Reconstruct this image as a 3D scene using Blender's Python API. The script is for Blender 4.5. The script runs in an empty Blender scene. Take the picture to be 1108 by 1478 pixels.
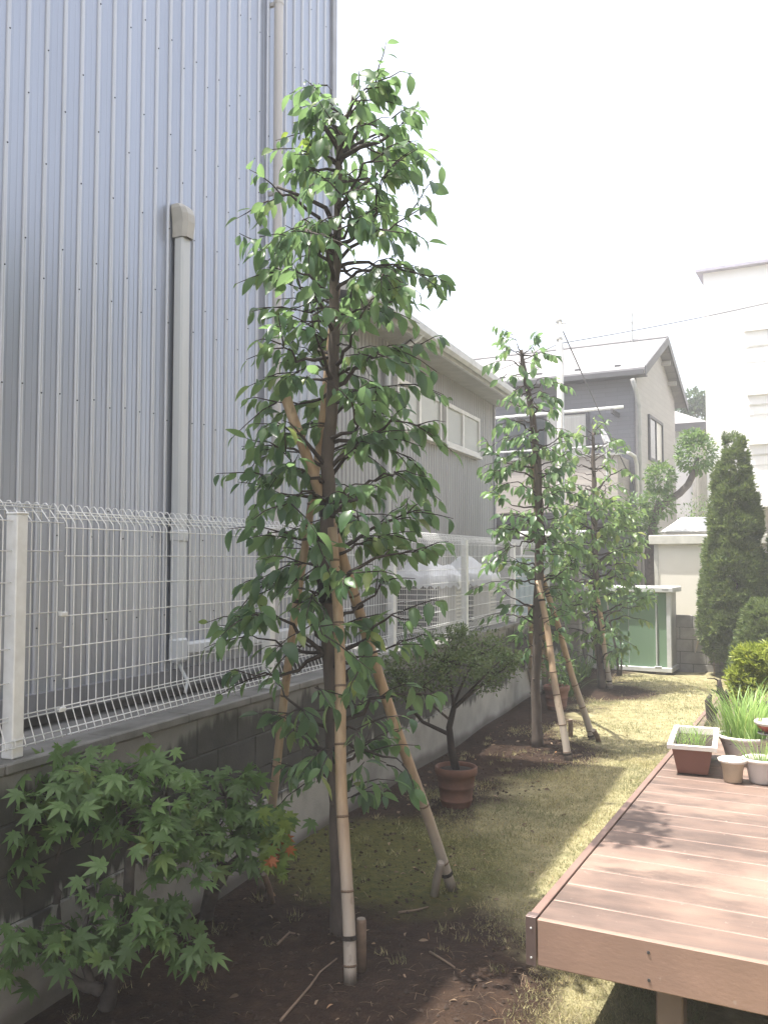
import bpy, math, random
import numpy as np
from mathutils import Vector, Matrix
R = math.radians
random.seed(7); rng = np.random.default_rng(7)
scene = bpy.context.scene
col = scene.collection

# ------------------------------------------------------------------ camera
CAM = Vector((0, 0, 1.82)); YAW = R(22.6); PITCH = R(3.0); FPX = 1260.0
cam_d = bpy.data.cameras.new('camera'); cam = bpy.data.objects.new('camera', cam_d); col.objects.link(cam)
cam.location = CAM; cam.rotation_euler = (math.pi/2 + PITCH, 0, YAW)
cam_d.sensor_fit = 'VERTICAL'; cam_d.sensor_height = 36; cam_d.lens = FPX/1478*36
cam_d.clip_start = 0.05; cam_d.clip_end = 2000
scene.camera = cam
# ------------------------------------------------------------------ sky, sun, exposure
SUN_EL = R(71.5); SH = Vector((0.918, 0.397, 0)).normalized()      # SH: where shadows fall
world = bpy.data.worlds.new('World'); scene.world = world; world.use_nodes = True
wn = world.node_tree.nodes; wl = world.node_tree.links
bg = wn['Background']; bg.inputs['Strength'].default_value = 0.13
sky = wn.new('ShaderNodeTexSky'); sky.sky_type = 'NISHITA'; sky.sun_disc = False
sky.sun_elevation = SUN_EL; sky.sun_rotation = math.atan2(-SH.x, -SH.y)
sky.dust_density = 5.0; sky.air_density = 1.0; sky.ozone_density = 1.0
veil = wn.new('ShaderNodeMix'); veil.data_type = 'RGBA'; veil.blend_type = 'ADD'
veil.inputs[0].default_value = 1.0; veil.inputs[7].default_value = (2.6, 2.5, 2.3, 1)   # bright thin summer cloud veil, even all over
wl.new(sky.outputs[0], veil.inputs[6]); wl.new(veil.outputs[2], bg.inputs['Color'])
sun_d = bpy.data.lights.new('sun', 'SUN'); sun_d.energy = 5.0; sun_d.angle = R(0.53); sun_d.color = (1, 0.955, 0.88)
sun = bpy.data.objects.new('sun', sun_d); col.objects.link(sun)
LD = Vector((SH.x*math.cos(SUN_EL), SH.y*math.cos(SUN_EL), -math.sin(SUN_EL)))
sun.rotation_euler = LD.to_track_quat('-Z', 'Y').to_euler(); sun.location = (-6, -2, 14)
scene.view_settings.view_transform = 'Standard'; scene.view_settings.look = 'None'
scene.view_settings.gamma = 1; scene.view_settings.exposure = 1.25
scene.render.engine = 'CYCLES'
scene.cycles.max_bounces = 6; scene.cycles.transparent_max_bounces = 6

# ------------------------------------------------------------------ pixel helpers (photo pixels -> places)
cR = Vector((math.cos(YAW), math.sin(YAW), 0))
cFh = Vector((-math.sin(YAW), math.cos(YAW), 0))
cF = cFh*math.cos(PITCH) + Vector((0, 0, math.sin(PITCH)))
cU = Vector((0, 0, math.cos(PITCH))) - cFh*math.sin(PITCH)
def ray(px, py): return cF + cR*((px-554)/FPX) + cU*((739-py)/FPX)
def hit(px, py, z=0.0):
    d = ray(px, py); return CAM + d*((z-CAM.z)/d.z)
def at(px, py, Z):                       # Z: horizontal distance along the view
    d = ray(px, py); return CAM + d*(Z/d.dot(cFh))
def onx(px, py, x):                      # on a plane of constant x (the fence side)
    d = ray(px, py); return CAM + d*(x/d.x)
def rot2(v, a): return Vector((v.x*math.cos(a)-v.y*math.sin(a), v.x*math.sin(a)+v.y*math.cos(a), 0))
UZ = Vector((0, 0, 1))

# ------------------------------------------------------------------ materials
def newmat(name):
    m = bpy.data.materials.new(name); m.use_nodes = True
    nt = m.node_tree; return m, nt, nt.nodes['Principled BSDF']
def ramp(nt, fac, stops):
    r = nt.nodes.new('ShaderNodeValToRGB'); e = r.color_ramp.elements
    while len(e) < len(stops): e.new(0.5)
    for el, (p, c) in zip(e, stops): el.position = p; el.color = (*c, 1)
    nt.links.new(fac, r.inputs[0]); return r.outputs[0]
def noise(nt, scale, detail=4, vec=None, rough=0.55):
    n = nt.nodes.new('ShaderNodeTexNoise'); n.inputs['Scale'].default_value = scale
    n.inputs['Detail'].default_value = detail; n.inputs['Roughness'].default_value = rough
    if vec is not None: nt.links.new(vec, n.inputs['Vector'])
    return n.outputs[0]
def pos(nt, scale=(1, 1, 1)):
    g = nt.nodes.new('ShaderNodeNewGeometry'); m = nt.nodes.new('ShaderNodeMapping')
    m.inputs['Scale'].default_value = scale; nt.links.new(g.outputs['Position'], m.inputs[0]); return m.outputs[0]
def mth(nt, op, a, b=None, clamp=False):
    n = nt.nodes.new('ShaderNodeMath'); n.operation = op; n.use_clamp = clamp
    for i, v in enumerate((a, b)):
        if v is None: continue
        if isinstance(v, (int, float)): n.inputs[i].default_value = v
        else: nt.links.new(v, n.inputs[i])
    return n.outputs[0]
def mixc(nt, fac, a, b, mode='MIX'):
    n = nt.nodes.new('ShaderNodeMix'); n.data_type = 'RGBA'; n.blend_type = mode
    if isinstance(fac, (int, float)): n.inputs[0].default_value = fac
    else: nt.links.new(fac, n.inputs[0])
    for k, v in ((6, a), (7, b)):
        if isinstance(v, tuple): n.inputs[k].default_value = (*v, 1)
        else: nt.links.new(v, n.inputs[k])
    return n.outputs[2]
def smooth(nt, v, lo, hi):
    n = nt.nodes.new('ShaderNodeMapRange'); n.interpolation_type = 'SMOOTHSTEP'
    n.inputs[1].default_value = lo; n.inputs[2].default_value = hi
    nt.links.new(v, n.inputs[0]); return n.outputs[0]
def bump(nt, bs, h, strength=0.3, dist=0.01):
    b = nt.nodes.new('ShaderNodeBump'); b.inputs['Strength'].default_value = strength; b.inputs['Distance'].default_value = dist
    nt.links.new(h, b.inputs['Height']); nt.links.new(b.outputs[0], bs.inputs['Normal'])
def rnd(nt):
    g = nt.nodes.new('ShaderNodeNewGeometry'); o = nt.nodes.new('ShaderNodeObjectInfo')
    return mth(nt, 'FRACT', mth(nt, 'ADD', g.outputs['Random Per Island'], o.outputs['Random']))
def simple(name, a, b=None, scale=6, rough=0.6, metal=0, bmp=0.15, bscale=40, stretch=(1, 1, 1), spec=0.5, vary=0.0):
    m, nt, bs = newmat(name); b = b or tuple(c*0.75 for c in a)
    p = pos(nt, stretch)
    c = ramp(nt, noise(nt, scale, 6, p), [(0.3, b), (0.7, a)])
    if vary: c = mixc(nt, mth(nt, 'MULTIPLY', rnd(nt), vary), c, (0.02, 0.02, 0.02))
    nt.links.new(c, bs.inputs['Base Color'])
    bs.inputs['Roughness'].default_value = rough; bs.inputs['Metallic'].default_value = metal
    bs.inputs['Specular IOR Level'].default_value = spec
    if bmp: bump(nt, bs, noise(nt, bscale, 4, p), bmp, 0.004)
    return m
def leafmat(name, dark, light, under, trans=0.35, rough=0.38):
    m, nt, bs = newmat(name)
    t = rnd(nt)
    c = ramp(nt, t, [(0.0, tuple(.75*x for x in dark)), (0.35, dark), (0.82, light), (0.93, tuple(0.5*a+0.5*b for a, b in zip(light, under))), (1.0, (under[0]*1.5, under[1]*1.1, under[2]*.7))])
    c = mixc(nt, mth(nt, 'MULTIPLY', noise(nt, 30, 3, pos(nt)), 0.35), c, tuple(0.5*x for x in dark))
    g = nt.nodes.new('ShaderNodeNewGeometry')
    c2 = mixc(nt, mth(nt, 'MULTIPLY', g.outputs['Backfacing'], 0.55), c, under)
    nt.links.new(c2, bs.inputs['Base Color']); bs.inputs['Roughness'].default_value = rough
    tr = nt.nodes.new('ShaderNodeBsdfTranslucent')
    nt.links.new(mixc(nt, 0.5, c, tuple(min(1, 1.9*x) for x in under)), tr.inputs[0])
    mx = nt.nodes.new('ShaderNodeMixShader'); mx.inputs[0].default_value = trans
    nt.links.new(bs.outputs[0], mx.inputs[1]); nt.links.new(tr.outputs[0], mx.inputs[2])
    nt.links.new(mx.outputs[0], nt.nodes['Material Output'].inputs['Surface'])
    return m
def sidingmat(name, a, b, rough, metal):
    m, nt, bs = newmat(name)
    p = pos(nt, (1, 1, 0.15))
    c = ramp(nt, noise(nt, 3.0, 6, p), [(0.25, b), (0.75, a)])
    streak = smooth(nt, noise(nt, 7, 5, pos(nt, (3, 3, 0.05))), 0.58, 0.85)
    c = mixc(nt, mth(nt, 'MULTIPLY', streak, 0.18), c, tuple(x*0.6 for x in b))
    g = nt.nodes.new('ShaderNodeObjectInfo')
    c = mixc(nt, mth(nt, 'MULTIPLY', g.outputs['Random'], 0.1), c, tuple(x*0.6 for x in b))
    nt.links.new(c, bs.inputs['Base Color'])
    bs.inputs['Metallic'].default_value = metal
    nt.links.new(mth(nt, 'ADD', mth(nt, 'MULTIPLY', noise(nt, 1.5, 3, p), 0.12), rough-0.06), bs.inputs['Roughness'])
    bump(nt, bs, noise(nt, 1.2, 2, p), 0.04, 0.02)
    return m
def grassmat(name, dark, light, under, trans, rough):
    m, nt, bs = newmat(name); t = rnd(nt); p = pos(nt)
    c = ramp(nt, t, [(0.0, dark), (0.7, light), (1.0, (0.55, 0.48, 0.28))])
    c = mixc(nt, mth(nt, 'MULTIPLY', smooth(nt, noise(nt, 1.8, 5, p), 0.38, 0.64), 0.62), c, (0.13, 0.17, 0.072))
    c = mixc(nt, mth(nt, 'MULTIPLY', smooth(nt, noise(nt, 5.5, 4, p), 0.55, 0.75), 0.45), c, (0.14, 0.10, 0.05))
    nt.links.new(c, bs.inputs['Base Color']); bs.inputs['Roughness'].default_value = rough
    tr = nt.nodes.new('ShaderNodeBsdfTranslucent'); nt.links.new(c, tr.inputs[0])
    mx = nt.nodes.new('ShaderNodeMixShader'); mx.inputs[0].default_value = trans
    nt.links.new(bs.outputs[0], mx.inputs[1]); nt.links.new(tr.outputs[0], mx.inputs[2])
    nt.links.new(mx.outputs[0], nt.nodes['Material Output'].inputs['Surface']); return m
M = {}
M['siding'] = sidingmat('silver_siding', (0.40, 0.428, 0.49), (0.36, 0.382, 0.435), 0.33, 0.65)
M['rib'] = sidingmat('pale_rib', (0.57, 0.58, 0.61), (0.49, 0.50, 0.52), 0.36, 0.4)
M['siding2'] = sidingmat('grey_siding', (0.40, 0.395, 0.39), (0.33, 0.325, 0.32), 0.5, 0.2)
M['trim'] = simple('siding_trim', (0.36, 0.36, 0.38), rough=0.45, metal=0.3, bmp=0)
M['flash'] = simple('grey_flashing', (0.27, 0.27, 0.28), (0.21, 0.21, 0.215), rough=0.5, metal=0.2, bmp=0.1)
M['pipe'] = simple('warm_grey_pipe', (0.55, 0.53, 0.51), (0.47, 0.45, 0.43), 4, 0.45, bmp=0, stretch=(1, 1, 0.2))
M['duct'] = simple('ivory_duct', (0.62, 0.64, 0.64), (0.54, 0.55, 0.55), 3, 0.45, bmp=0, stretch=(1, 1, 0.15))
M['cap'] = simple('beige_cap', (0.50, 0.48, 0.43), (0.42, 0.40, 0.36), 8, 0.5, bmp=0)
M['screw'] = simple('screw_steel', (0.10, 0.10, 0.11), rough=0.4, metal=0.6, bmp=0)
M['white'] = simple('white_coated_steel', (0.84, 0.85, 0.84), (0.72, 0.72, 0.70), 16, 0.4, bmp=0.05)
M['plinth'] = simple('plinth_concrete', (0.26, 0.26, 0.26), (0.17, 0.17, 0.17), 5, 0.85, bmp=0.4, bscale=60)
M['terrace'] = simple('terrace_concrete', (0.24, 0.235, 0.22), (0.13, 0.13, 0.12), 3, 0.9, bmp=0.5, bscale=50)
M['window_white'] = simple('window_white', (0.72, 0.70, 0.66), rough=0.4, bmp=0)
M['frost'] = simple('frosted_glass', (0.40, 0.41, 0.38), (0.35, 0.36, 0.34), 2, 0.22, bmp=0.05, bscale=300)
M['dark'] = simple('dark_void', (0.03, 0.03, 0.033), rough=0.6, bmp=0)
M['glass'] = simple('window_glass', (0.05, 0.065, 0.07), rough=0.06, bmp=0, spec=0.8)
M['curtain'] = simple('curtain_glass', (0.62, 0.60, 0.55), rough=0.3, bmp=0.1, bscale=60, stretch=(9, 9, 0.1))
M['acbody'] = simple('aircon_ivory', (0.66, 0.64, 0.58), (0.56, 0.54, 0.49), 5, 0.5, bmp=0)
M['cover'] = simple('white_vinyl_cover', (0.80, 0.81, 0.82), (0.70, 0.71, 0.72), 5, 0.35, bmp=0.5, bscale=14)
M['terracotta'] = simple('terracotta', (0.20, 0.095, 0.062), (0.125, 0.062, 0.043), 9, 0.8, bmp=0.3, bscale=70)
M['pot_soil'] = simple('potting_soil', (0.05, 0.036, 0.026), (0.025, 0.018, 0.014), 40, 0.95, bmp=0.8, bscale=90)
M['bark'] = simple('bark_brown', (0.125, 0.10, 0.082), (0.055, 0.043, 0.036), 14, 0.9, bmp=0.9, bscale=45, stretch=(1, 1, 0.35))
M['bark_dark'] = simple('bark_dark', (0.06, 0.047, 0.04), (0.025, 0.02, 0.018), 20, 0.9, bmp=0.9, bscale=60, stretch=(1, 1, 0.4))
M['bark_grey'] = simple('bark_grey', (0.11, 0.095, 0.085), (0.05, 0.042, 0.038), 18, 0.9, bmp=0.8, bscale=50)
M['band'] = simple('black_trunk_wrap', (0.022, 0.022, 0.022), (0.012, 0.012, 0.012), 30, 0.95, bmp=0.9, bscale=120)
M['rope'] = simple('dark_rope', (0.035, 0.028, 0.022), rough=0.95, bmp=0.8, bscale=150)
def bamboomat():
    m, nt, bs = newmat('weathered_bamboo')
    p = pos(nt, (5, 5, 0.5))
    c = ramp(nt, noise(nt, 5, 6, p), [(0.25, (0.30, 0.20, 0.125)), (0.6, (0.46, 0.33, 0.21)), (0.85, (0.55, 0.44, 0.31))])
    sp = nt.nodes.new('ShaderNodeSeparateXYZ'); nt.links.new(pos(nt), sp.inputs[0])
    w = smooth(nt, mth(nt, 'ADD', sp.outputs[2], mth(nt, 'MULTIPLY', noise(nt, 4, 3), 0.35)), 1.0, 0.35)
    c = mixc(nt, mth(nt, 'MULTIPLY', w, 0.75), c, (0.42, 0.39, 0.35))
    d = smooth(nt, noise(nt, 22, 4, pos(nt, (1, 1, 0.6))), 0.58, 0.75)
    c = mixc(nt, mth(nt, 'MULTIPLY', d, 0.45), c, (0.11, 0.085, 0.065))
    e = smooth(nt, mth(nt, 'ADD', sp.outputs[2], mth(nt, 'MULTIPLY', noise(nt, 30, 3), 0.05)), 0.10, 0.035)
    c = mixc(nt, mth(nt, 'MULTIPLY', e, 0.8), c, (0.05, 0.035, 0.025))
    nt.links.new(c, bs.inputs['Base Color']); bs.inputs['Roughness'].default_value = 0.55
    bump(nt, bs, noise(nt, 30, 4, p), 0.25, 0.003); return m
M['bamboo'] = bamboomat()
M['bamboo_node'] = simple('bamboo_node', (0.17, 0.115, 0.075), rough=0.7, bmp=0.2)
def wallmat():
    m, nt, bs = newmat('stained_concrete')
    p = pos(nt)
    sp = nt.nodes.new('ShaderNodeSeparateXYZ'); nt.links.new(p, sp.inputs[0]); z = sp.outputs[2]
    base = ramp(nt, noise(nt, 4, 8, p), [(0.25, (0.30, 0.29, 0.265)), (0.75, (0.45, 0.435, 0.40))])
    base = mixc(nt, smooth(nt, z, 0.6, 0.95), base, (0.21, 0.205, 0.185))
    drip = mth(nt, 'MULTIPLY', mth(nt, 'SUBTRACT', noise(nt, 16, 4, pos(nt, (1, 1, 0.12))), 0.5), 0.40)
    big = mth(nt, 'MULTIPLY', mth(nt, 'SUBTRACT', noise(nt, 1.3, 3, p), 0.5), 0.45)
    zz = mth(nt, 'ADD', z, mth(nt, 'ADD', drip, big))
    up = mth(nt, 'SUBTRACT', 1.0, smooth(nt, mth(nt, 'ADD', z, mth(nt, 'ADD', mth(nt, 'MULTIPLY', drip, 0.5), big)), 0.86, 0.93))
    st = mth(nt, 'MULTIPLY', smooth(nt, zz, 0.37, 0.43), up)
    stain = ramp(nt, noise(nt, 7, 6, p), [(0.3, (0.030, 0.030, 0.027)), (0.8, (0.072, 0.070, 0.060))])
    c = mixc(nt, mth(nt, 'MULTIPLY', st, 0.94), base, stain)
    ms = mth(nt, 'MULTIPLY', smooth(nt, noise(nt, 2.1, 6, p), 0.5, 0.7), 0.35)
    c = mixc(nt, ms, c, (0.045, 0.048, 0.028))
    low = mth(nt, 'SUBTRACT', 1.0, smooth(nt, mth(nt, 'ADD', z, mth(nt, 'MULTIPLY', big, 0.4)), 0.02, 0.11))
    c = mixc(nt, mth(nt, 'MULTIPLY', low, 0.7), c, (0.06, 0.05, 0.038))
    nt.links.new(c, bs.inputs['Base Color']); bs.inputs['Roughness'].default_value = 0.9
    bump(nt, bs, noise(nt, 70, 6, p), 0.45, 0.006); return m
M['wall'] = wallmat()
M['wallcap'] = simple('cap_concrete', (0.24, 0.235, 0.22), (0.13, 0.13, 0.115), 5, 0.9, bmp=0.5, bscale=70)
M['block'] = simple('grey_block', (0.33, 0.315, 0.29), (0.21, 0.20, 0.185), 6, 0.9, bmp=0.6, bscale=80, vary=0.25)
M['mortar'] = simple('mortar', (0.13, 0.125, 0.115), rough=0.95, bmp=0.4)
def deckmat(name, a, b, faded, stain=0.85):
    m, nt, bs = newmat(name)
    p = pos(nt, (1, 1, 1)); pl = pos(nt, (0.5, 6, 1))
    c = ramp(nt, noise(nt, 5, 6, pl), [(0.3, b), (0.7, a)])
    c = mixc(nt, mth(nt, 'MULTIPLY', noise(nt, 30, 4, pos(nt, (0.12, 4, 4))), 0.5), c, tuple(x*0.6 for x in b))
    c = mixc(nt, mth(nt, 'MULTIPLY', smooth(nt, noise(nt, 1.7, 6, p), 0.40, 0.66), 0.75), c, faded)
    c = mixc(nt, mth(nt, 'MULTIPLY', smooth(nt, noise(nt, 2.6, 6, pos(nt, (0.8, 1.8, 1)), 0.65), 0.44, 0.66), stain), c, tuple(x*0.55 for x in b))
    c = mixc(nt, mth(nt, 'MULTIPLY', smooth(nt, noise(nt, 26, 3, p), 0.66, 0.76), 0.35), c, (0.42, 0.36, 0.31))
    o = nt.nodes.new('ShaderNodeObjectInfo')
    c = mixc(nt, mth(nt, 'MULTIPLY', o.outputs['Random'], 0.16), c, b)
    nt.links.new(c, bs.inputs['Base Color']); bs.inputs['Roughness'].default_value = 0.62
    bump(nt, bs, noise(nt, 90, 4, pos(nt, (0.3, 4, 1))), 0.2, 0.003); return m
M['deck'] = deckmat('brown_deck', (0.215, 0.143, 0.110), (0.145, 0.102, 0.084), (0.285, 0.198, 0.152))
M['joint'] = simple('pale_joint', (0.44, 0.30, 0.245), (0.22, 0.14, 0.11), 5, 0.7, bmp=0.1)
M['fascia'] = deckmat('brown_fascia', (0.31, 0.20, 0.15), (0.28, 0.18, 0.14), (0.38, 0.24, 0.185), 0.15)
M['decktrim'] = simple('deck_trim', (0.28, 0.185, 0.15), (0.22, 0.14, 0.115), 8, 0.45, bmp=0.05, metal=0.2)
M['cornertrim'] = simple('corner_trim', (0.16, 0.115, 0.105), (0.12, 0.088, 0.08), 8, 0.4, metal=0.3, bmp=0)
M['deckpost'] = simple('deck_post', (0.15, 0.105, 0.08), (0.11, 0.078, 0.06), 8, 0.6)
M['green'] = simple('green_steel', (0.165, 0.26, 0.17), (0.14, 0.225, 0.145), 2, 0.42, bmp=0, stretch=(1, 1, 0.3))
M['lgrey'] = simple('light_grey_steel', (0.56, 0.57, 0.57), rough=0.42, bmp=0)
M['mgrey'] = simple('mid_grey_steel', (0.40, 0.40, 0.385), rough=0.5, bmp=0)
M['cream'] = simple('cream_panel', (0.74, 0.71, 0.62), (0.69, 0.66, 0.57), 2, 0.55, bmp=0)
M['creamcap'] = simple('cream_cap', (0.58, 0.57, 0.50), rough=0.5, bmp=0)
M['planter'] = simple('brown_plastic', (0.20, 0.085, 0.06), (0.165, 0.07, 0.05), 4, 0.45, bmp=0.05)
M['rim'] = simple('white_plastic', (0.72, 0.69, 0.65), (0.62, 0.58, 0.53), 12, 0.4, bmp=0)
M['potbeige'] = simple('beige_plastic', (0.44, 0.36, 0.26), (0.36, 0.29, 0.21), 10, 0.5, bmp=0.05)
M['potgrey'] = simple('greyish_white_plastic', (0.60, 0.57, 0.55), (0.50, 0.47, 0.45), 7, 0.45, bmp=0.05)
M['potred'] = simple('red_glaze', (0.42, 0.09, 0.05), rough=0.3, bmp=0)
M['hwall'] = None
def housemat(name, a, b, rows):
    m, nt, bs = newmat(name)
    br = nt.nodes.new('ShaderNodeTexBrick'); br.inputs['Scale'].default_value = 1.0
    br.inputs['Brick Width'].default_value = 0.45; br.inputs['Row Height'].default_value = rows; br.inputs['Mortar Size'].default_value = 0.0038
    br.inputs['Color1'].default_value = (*a, 1); br.inputs['Color2'].default_value = (*b, 1); br.inputs['Mortar'].default_value = (*[x*0.86 for x in b], 1)
    g = nt.nodes.new('ShaderNodeNewGeometry'); s = nt.nodes.new('ShaderNodeSeparateXYZ'); cb = nt.nodes.new('ShaderNodeCombineXYZ')
    nt.links.new(g.outputs['Position'], s.inputs[0])
    nt.links.new(mth(nt, 'ADD', s.outputs[0], s.outputs[1]), cb.inputs[0]); nt.links.new(s.outputs[2], cb.inputs[1])
    nt.links.new(cb.outputs[0], br.inputs[0])
    nt.links.new(br.outputs[0], bs.inputs['Base Color']); bs.inputs['Roughness'].default_value = 0.8
    return m
M['hgrey'] = housemat('grey_house_siding', (0.20, 0.20, 0.215), (0.18, 0.18, 0.195), 0.09)
M['hbeige'] = housemat('beige_house_siding', (0.40, 0.385, 0.365), (0.37, 0.355, 0.34), 0.12)
M['hbeige2'] = housemat('tan_house_siding', (0.34, 0.30, 0.25), (0.31, 0.275, 0.23), 0.15)
M['hbalc'] = housemat('balcony_siding', (0.42, 0.38, 0.34), (0.36, 0.33, 0.30), 0.10)
M['hroof'] = housemat('slate_roof', (0.26, 0.255, 0.26), (0.22, 0.215, 0.22), 0.11)
M['hdark'] = simple('dark_eave', (0.085, 0.085, 0.09), rough=0.5, bmp=0)
M['stucco'] = simple('white_stucco', (0.80, 0.79, 0.78), (0.76, 0.75, 0.74), 3, 0.85, bmp=0.2)
M['stucco2'] = simple('cream_stucco', (0.66, 0.64, 0.58), rough=0.85, bmp=0.1)
M['mauve'] = simple('mauve_roof_edge', (0.42, 0.40, 0.47), rough=0.5, bmp=0)
M['poleconc'] = simple('pale_pole', (0.52, 0.51, 0.47), (0.44, 0.43, 0.40), 5, 0.7, bmp=0.1)
M['cable'] = simple('black_cable', (0.12, 0.12, 0.125), rough=0.6, bmp=0)
M['aqua'] = simple('aqua_sheet', (0.40, 0.58, 0.62), (0.34, 0.50, 0.55), 5, 0.4, bmp=0)
M['pegwood'] = simple('grey_peg_wood', (0.36, 0.31, 0.255), (0.22, 0.185, 0.15), 16, 0.8, bmp=0.3, bscale=60, stretch=(1, 1, .3))
M['clod'] = simple('soil_crumb', (0.06, 0.038, 0.026), (0.02, 0.012, 0.008), 30, 0.95, bmp=0.5, bscale=120)
M['twig'] = simple('dry_twig', (0.24, 0.17, 0.12), (0.15, 0.105, 0.075), 20, 0.9, bmp=0.2)
M['litter'] = leafmat('dry_litter', (0.10, 0.065, 0.04), (0.32, 0.23, 0.15), (0.30, 0.21, 0.13), 0.1, 0.8)
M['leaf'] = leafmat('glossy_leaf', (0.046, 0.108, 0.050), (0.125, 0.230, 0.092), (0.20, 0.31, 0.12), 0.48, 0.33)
M['leaf_sunlit'] = leafmat('sunlit_tint_leaf', (0.065, 0.14, 0.045), (0.165, 0.27, 0.085), (0.24, 0.34, 0.11), 0.5, 0.36)  # lighter copy of the glossy leaf, sunlit look put into the colour
M['newleaf'] = leafmat('young_leaf', (0.16, 0.26, 0.03), (0.28, 0.38, 0.05), (0.3, 0.4, 0.08), 0.45, 0.4)
M['maple'] = leafmat('maple_leaf', (0.030, 0.086, 0.028), (0.098, 0.200, 0.056), (0.15, 0.24, 0.075), 0.42, 0.5)
M['maple_y'] = leafmat('maple_lime_leaf', (0.10, 0.20, 0.04), (0.20, 0.30, 0.06), (0.25, 0.33, 0.08), 0.4, 0.5)
M['maple_o'] = leafmat('maple_orange_leaf', (0.40, 0.10, 0.035), (0.50, 0.17, 0.05), (0.45, 0.18, 0.06), 0.4, 0.5)
M['azalea'] = leafmat('azalea_leaf', (0.055, 0.10, 0.032), (0.15, 0.205, 0.065), (0.14, 0.19, 0.08), 0.3, 0.5)
M['conifer'] = leafmat('conifer_spray', (0.045, 0.095, 0.028), (0.18, 0.245, 0.062), (0.16, 0.21, 0.06), 0.28, 0.6)
M['topiary'] = leafmat('topiary_leaf', (0.05, 0.115, 0.032), (0.13, 0.23, 0.065), (0.16, 0.24, 0.075), 0.36, 0.45)
M['faroliage'] = leafmat('far_foliage', (0.04, 0.09, 0.04), (0.09, 0.15, 0.07), (0.12, 0.17, 0.08), 0.25, 0.5)
M['chive'] = leafmat('chive_blade', (0.17, 0.32, 0.075), (0.32, 0.48, 0.15), (0.33, 0.46, 0.15), 0.4, 0.4)
M['lime'] = leafmat('lime_needles', (0.16, 0.22, 0.03), (0.32, 0.38, 0.06), (0.33, 0.38, 0.07), 0.4, 0.5)
M['greygrass'] = leafmat('greyish_grass', (0.12, 0.16, 0.08), (0.28, 0.33, 0.18), (0.3, 0.33, 0.18), 0.3, 0.5)
M['grass'] = grassmat('zoysia_grass', (0.22, 0.215, 0.092), (0.56, 0.49, 0.25), (0.44, 0.38, 0.15), 0.32, 0.6)

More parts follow.
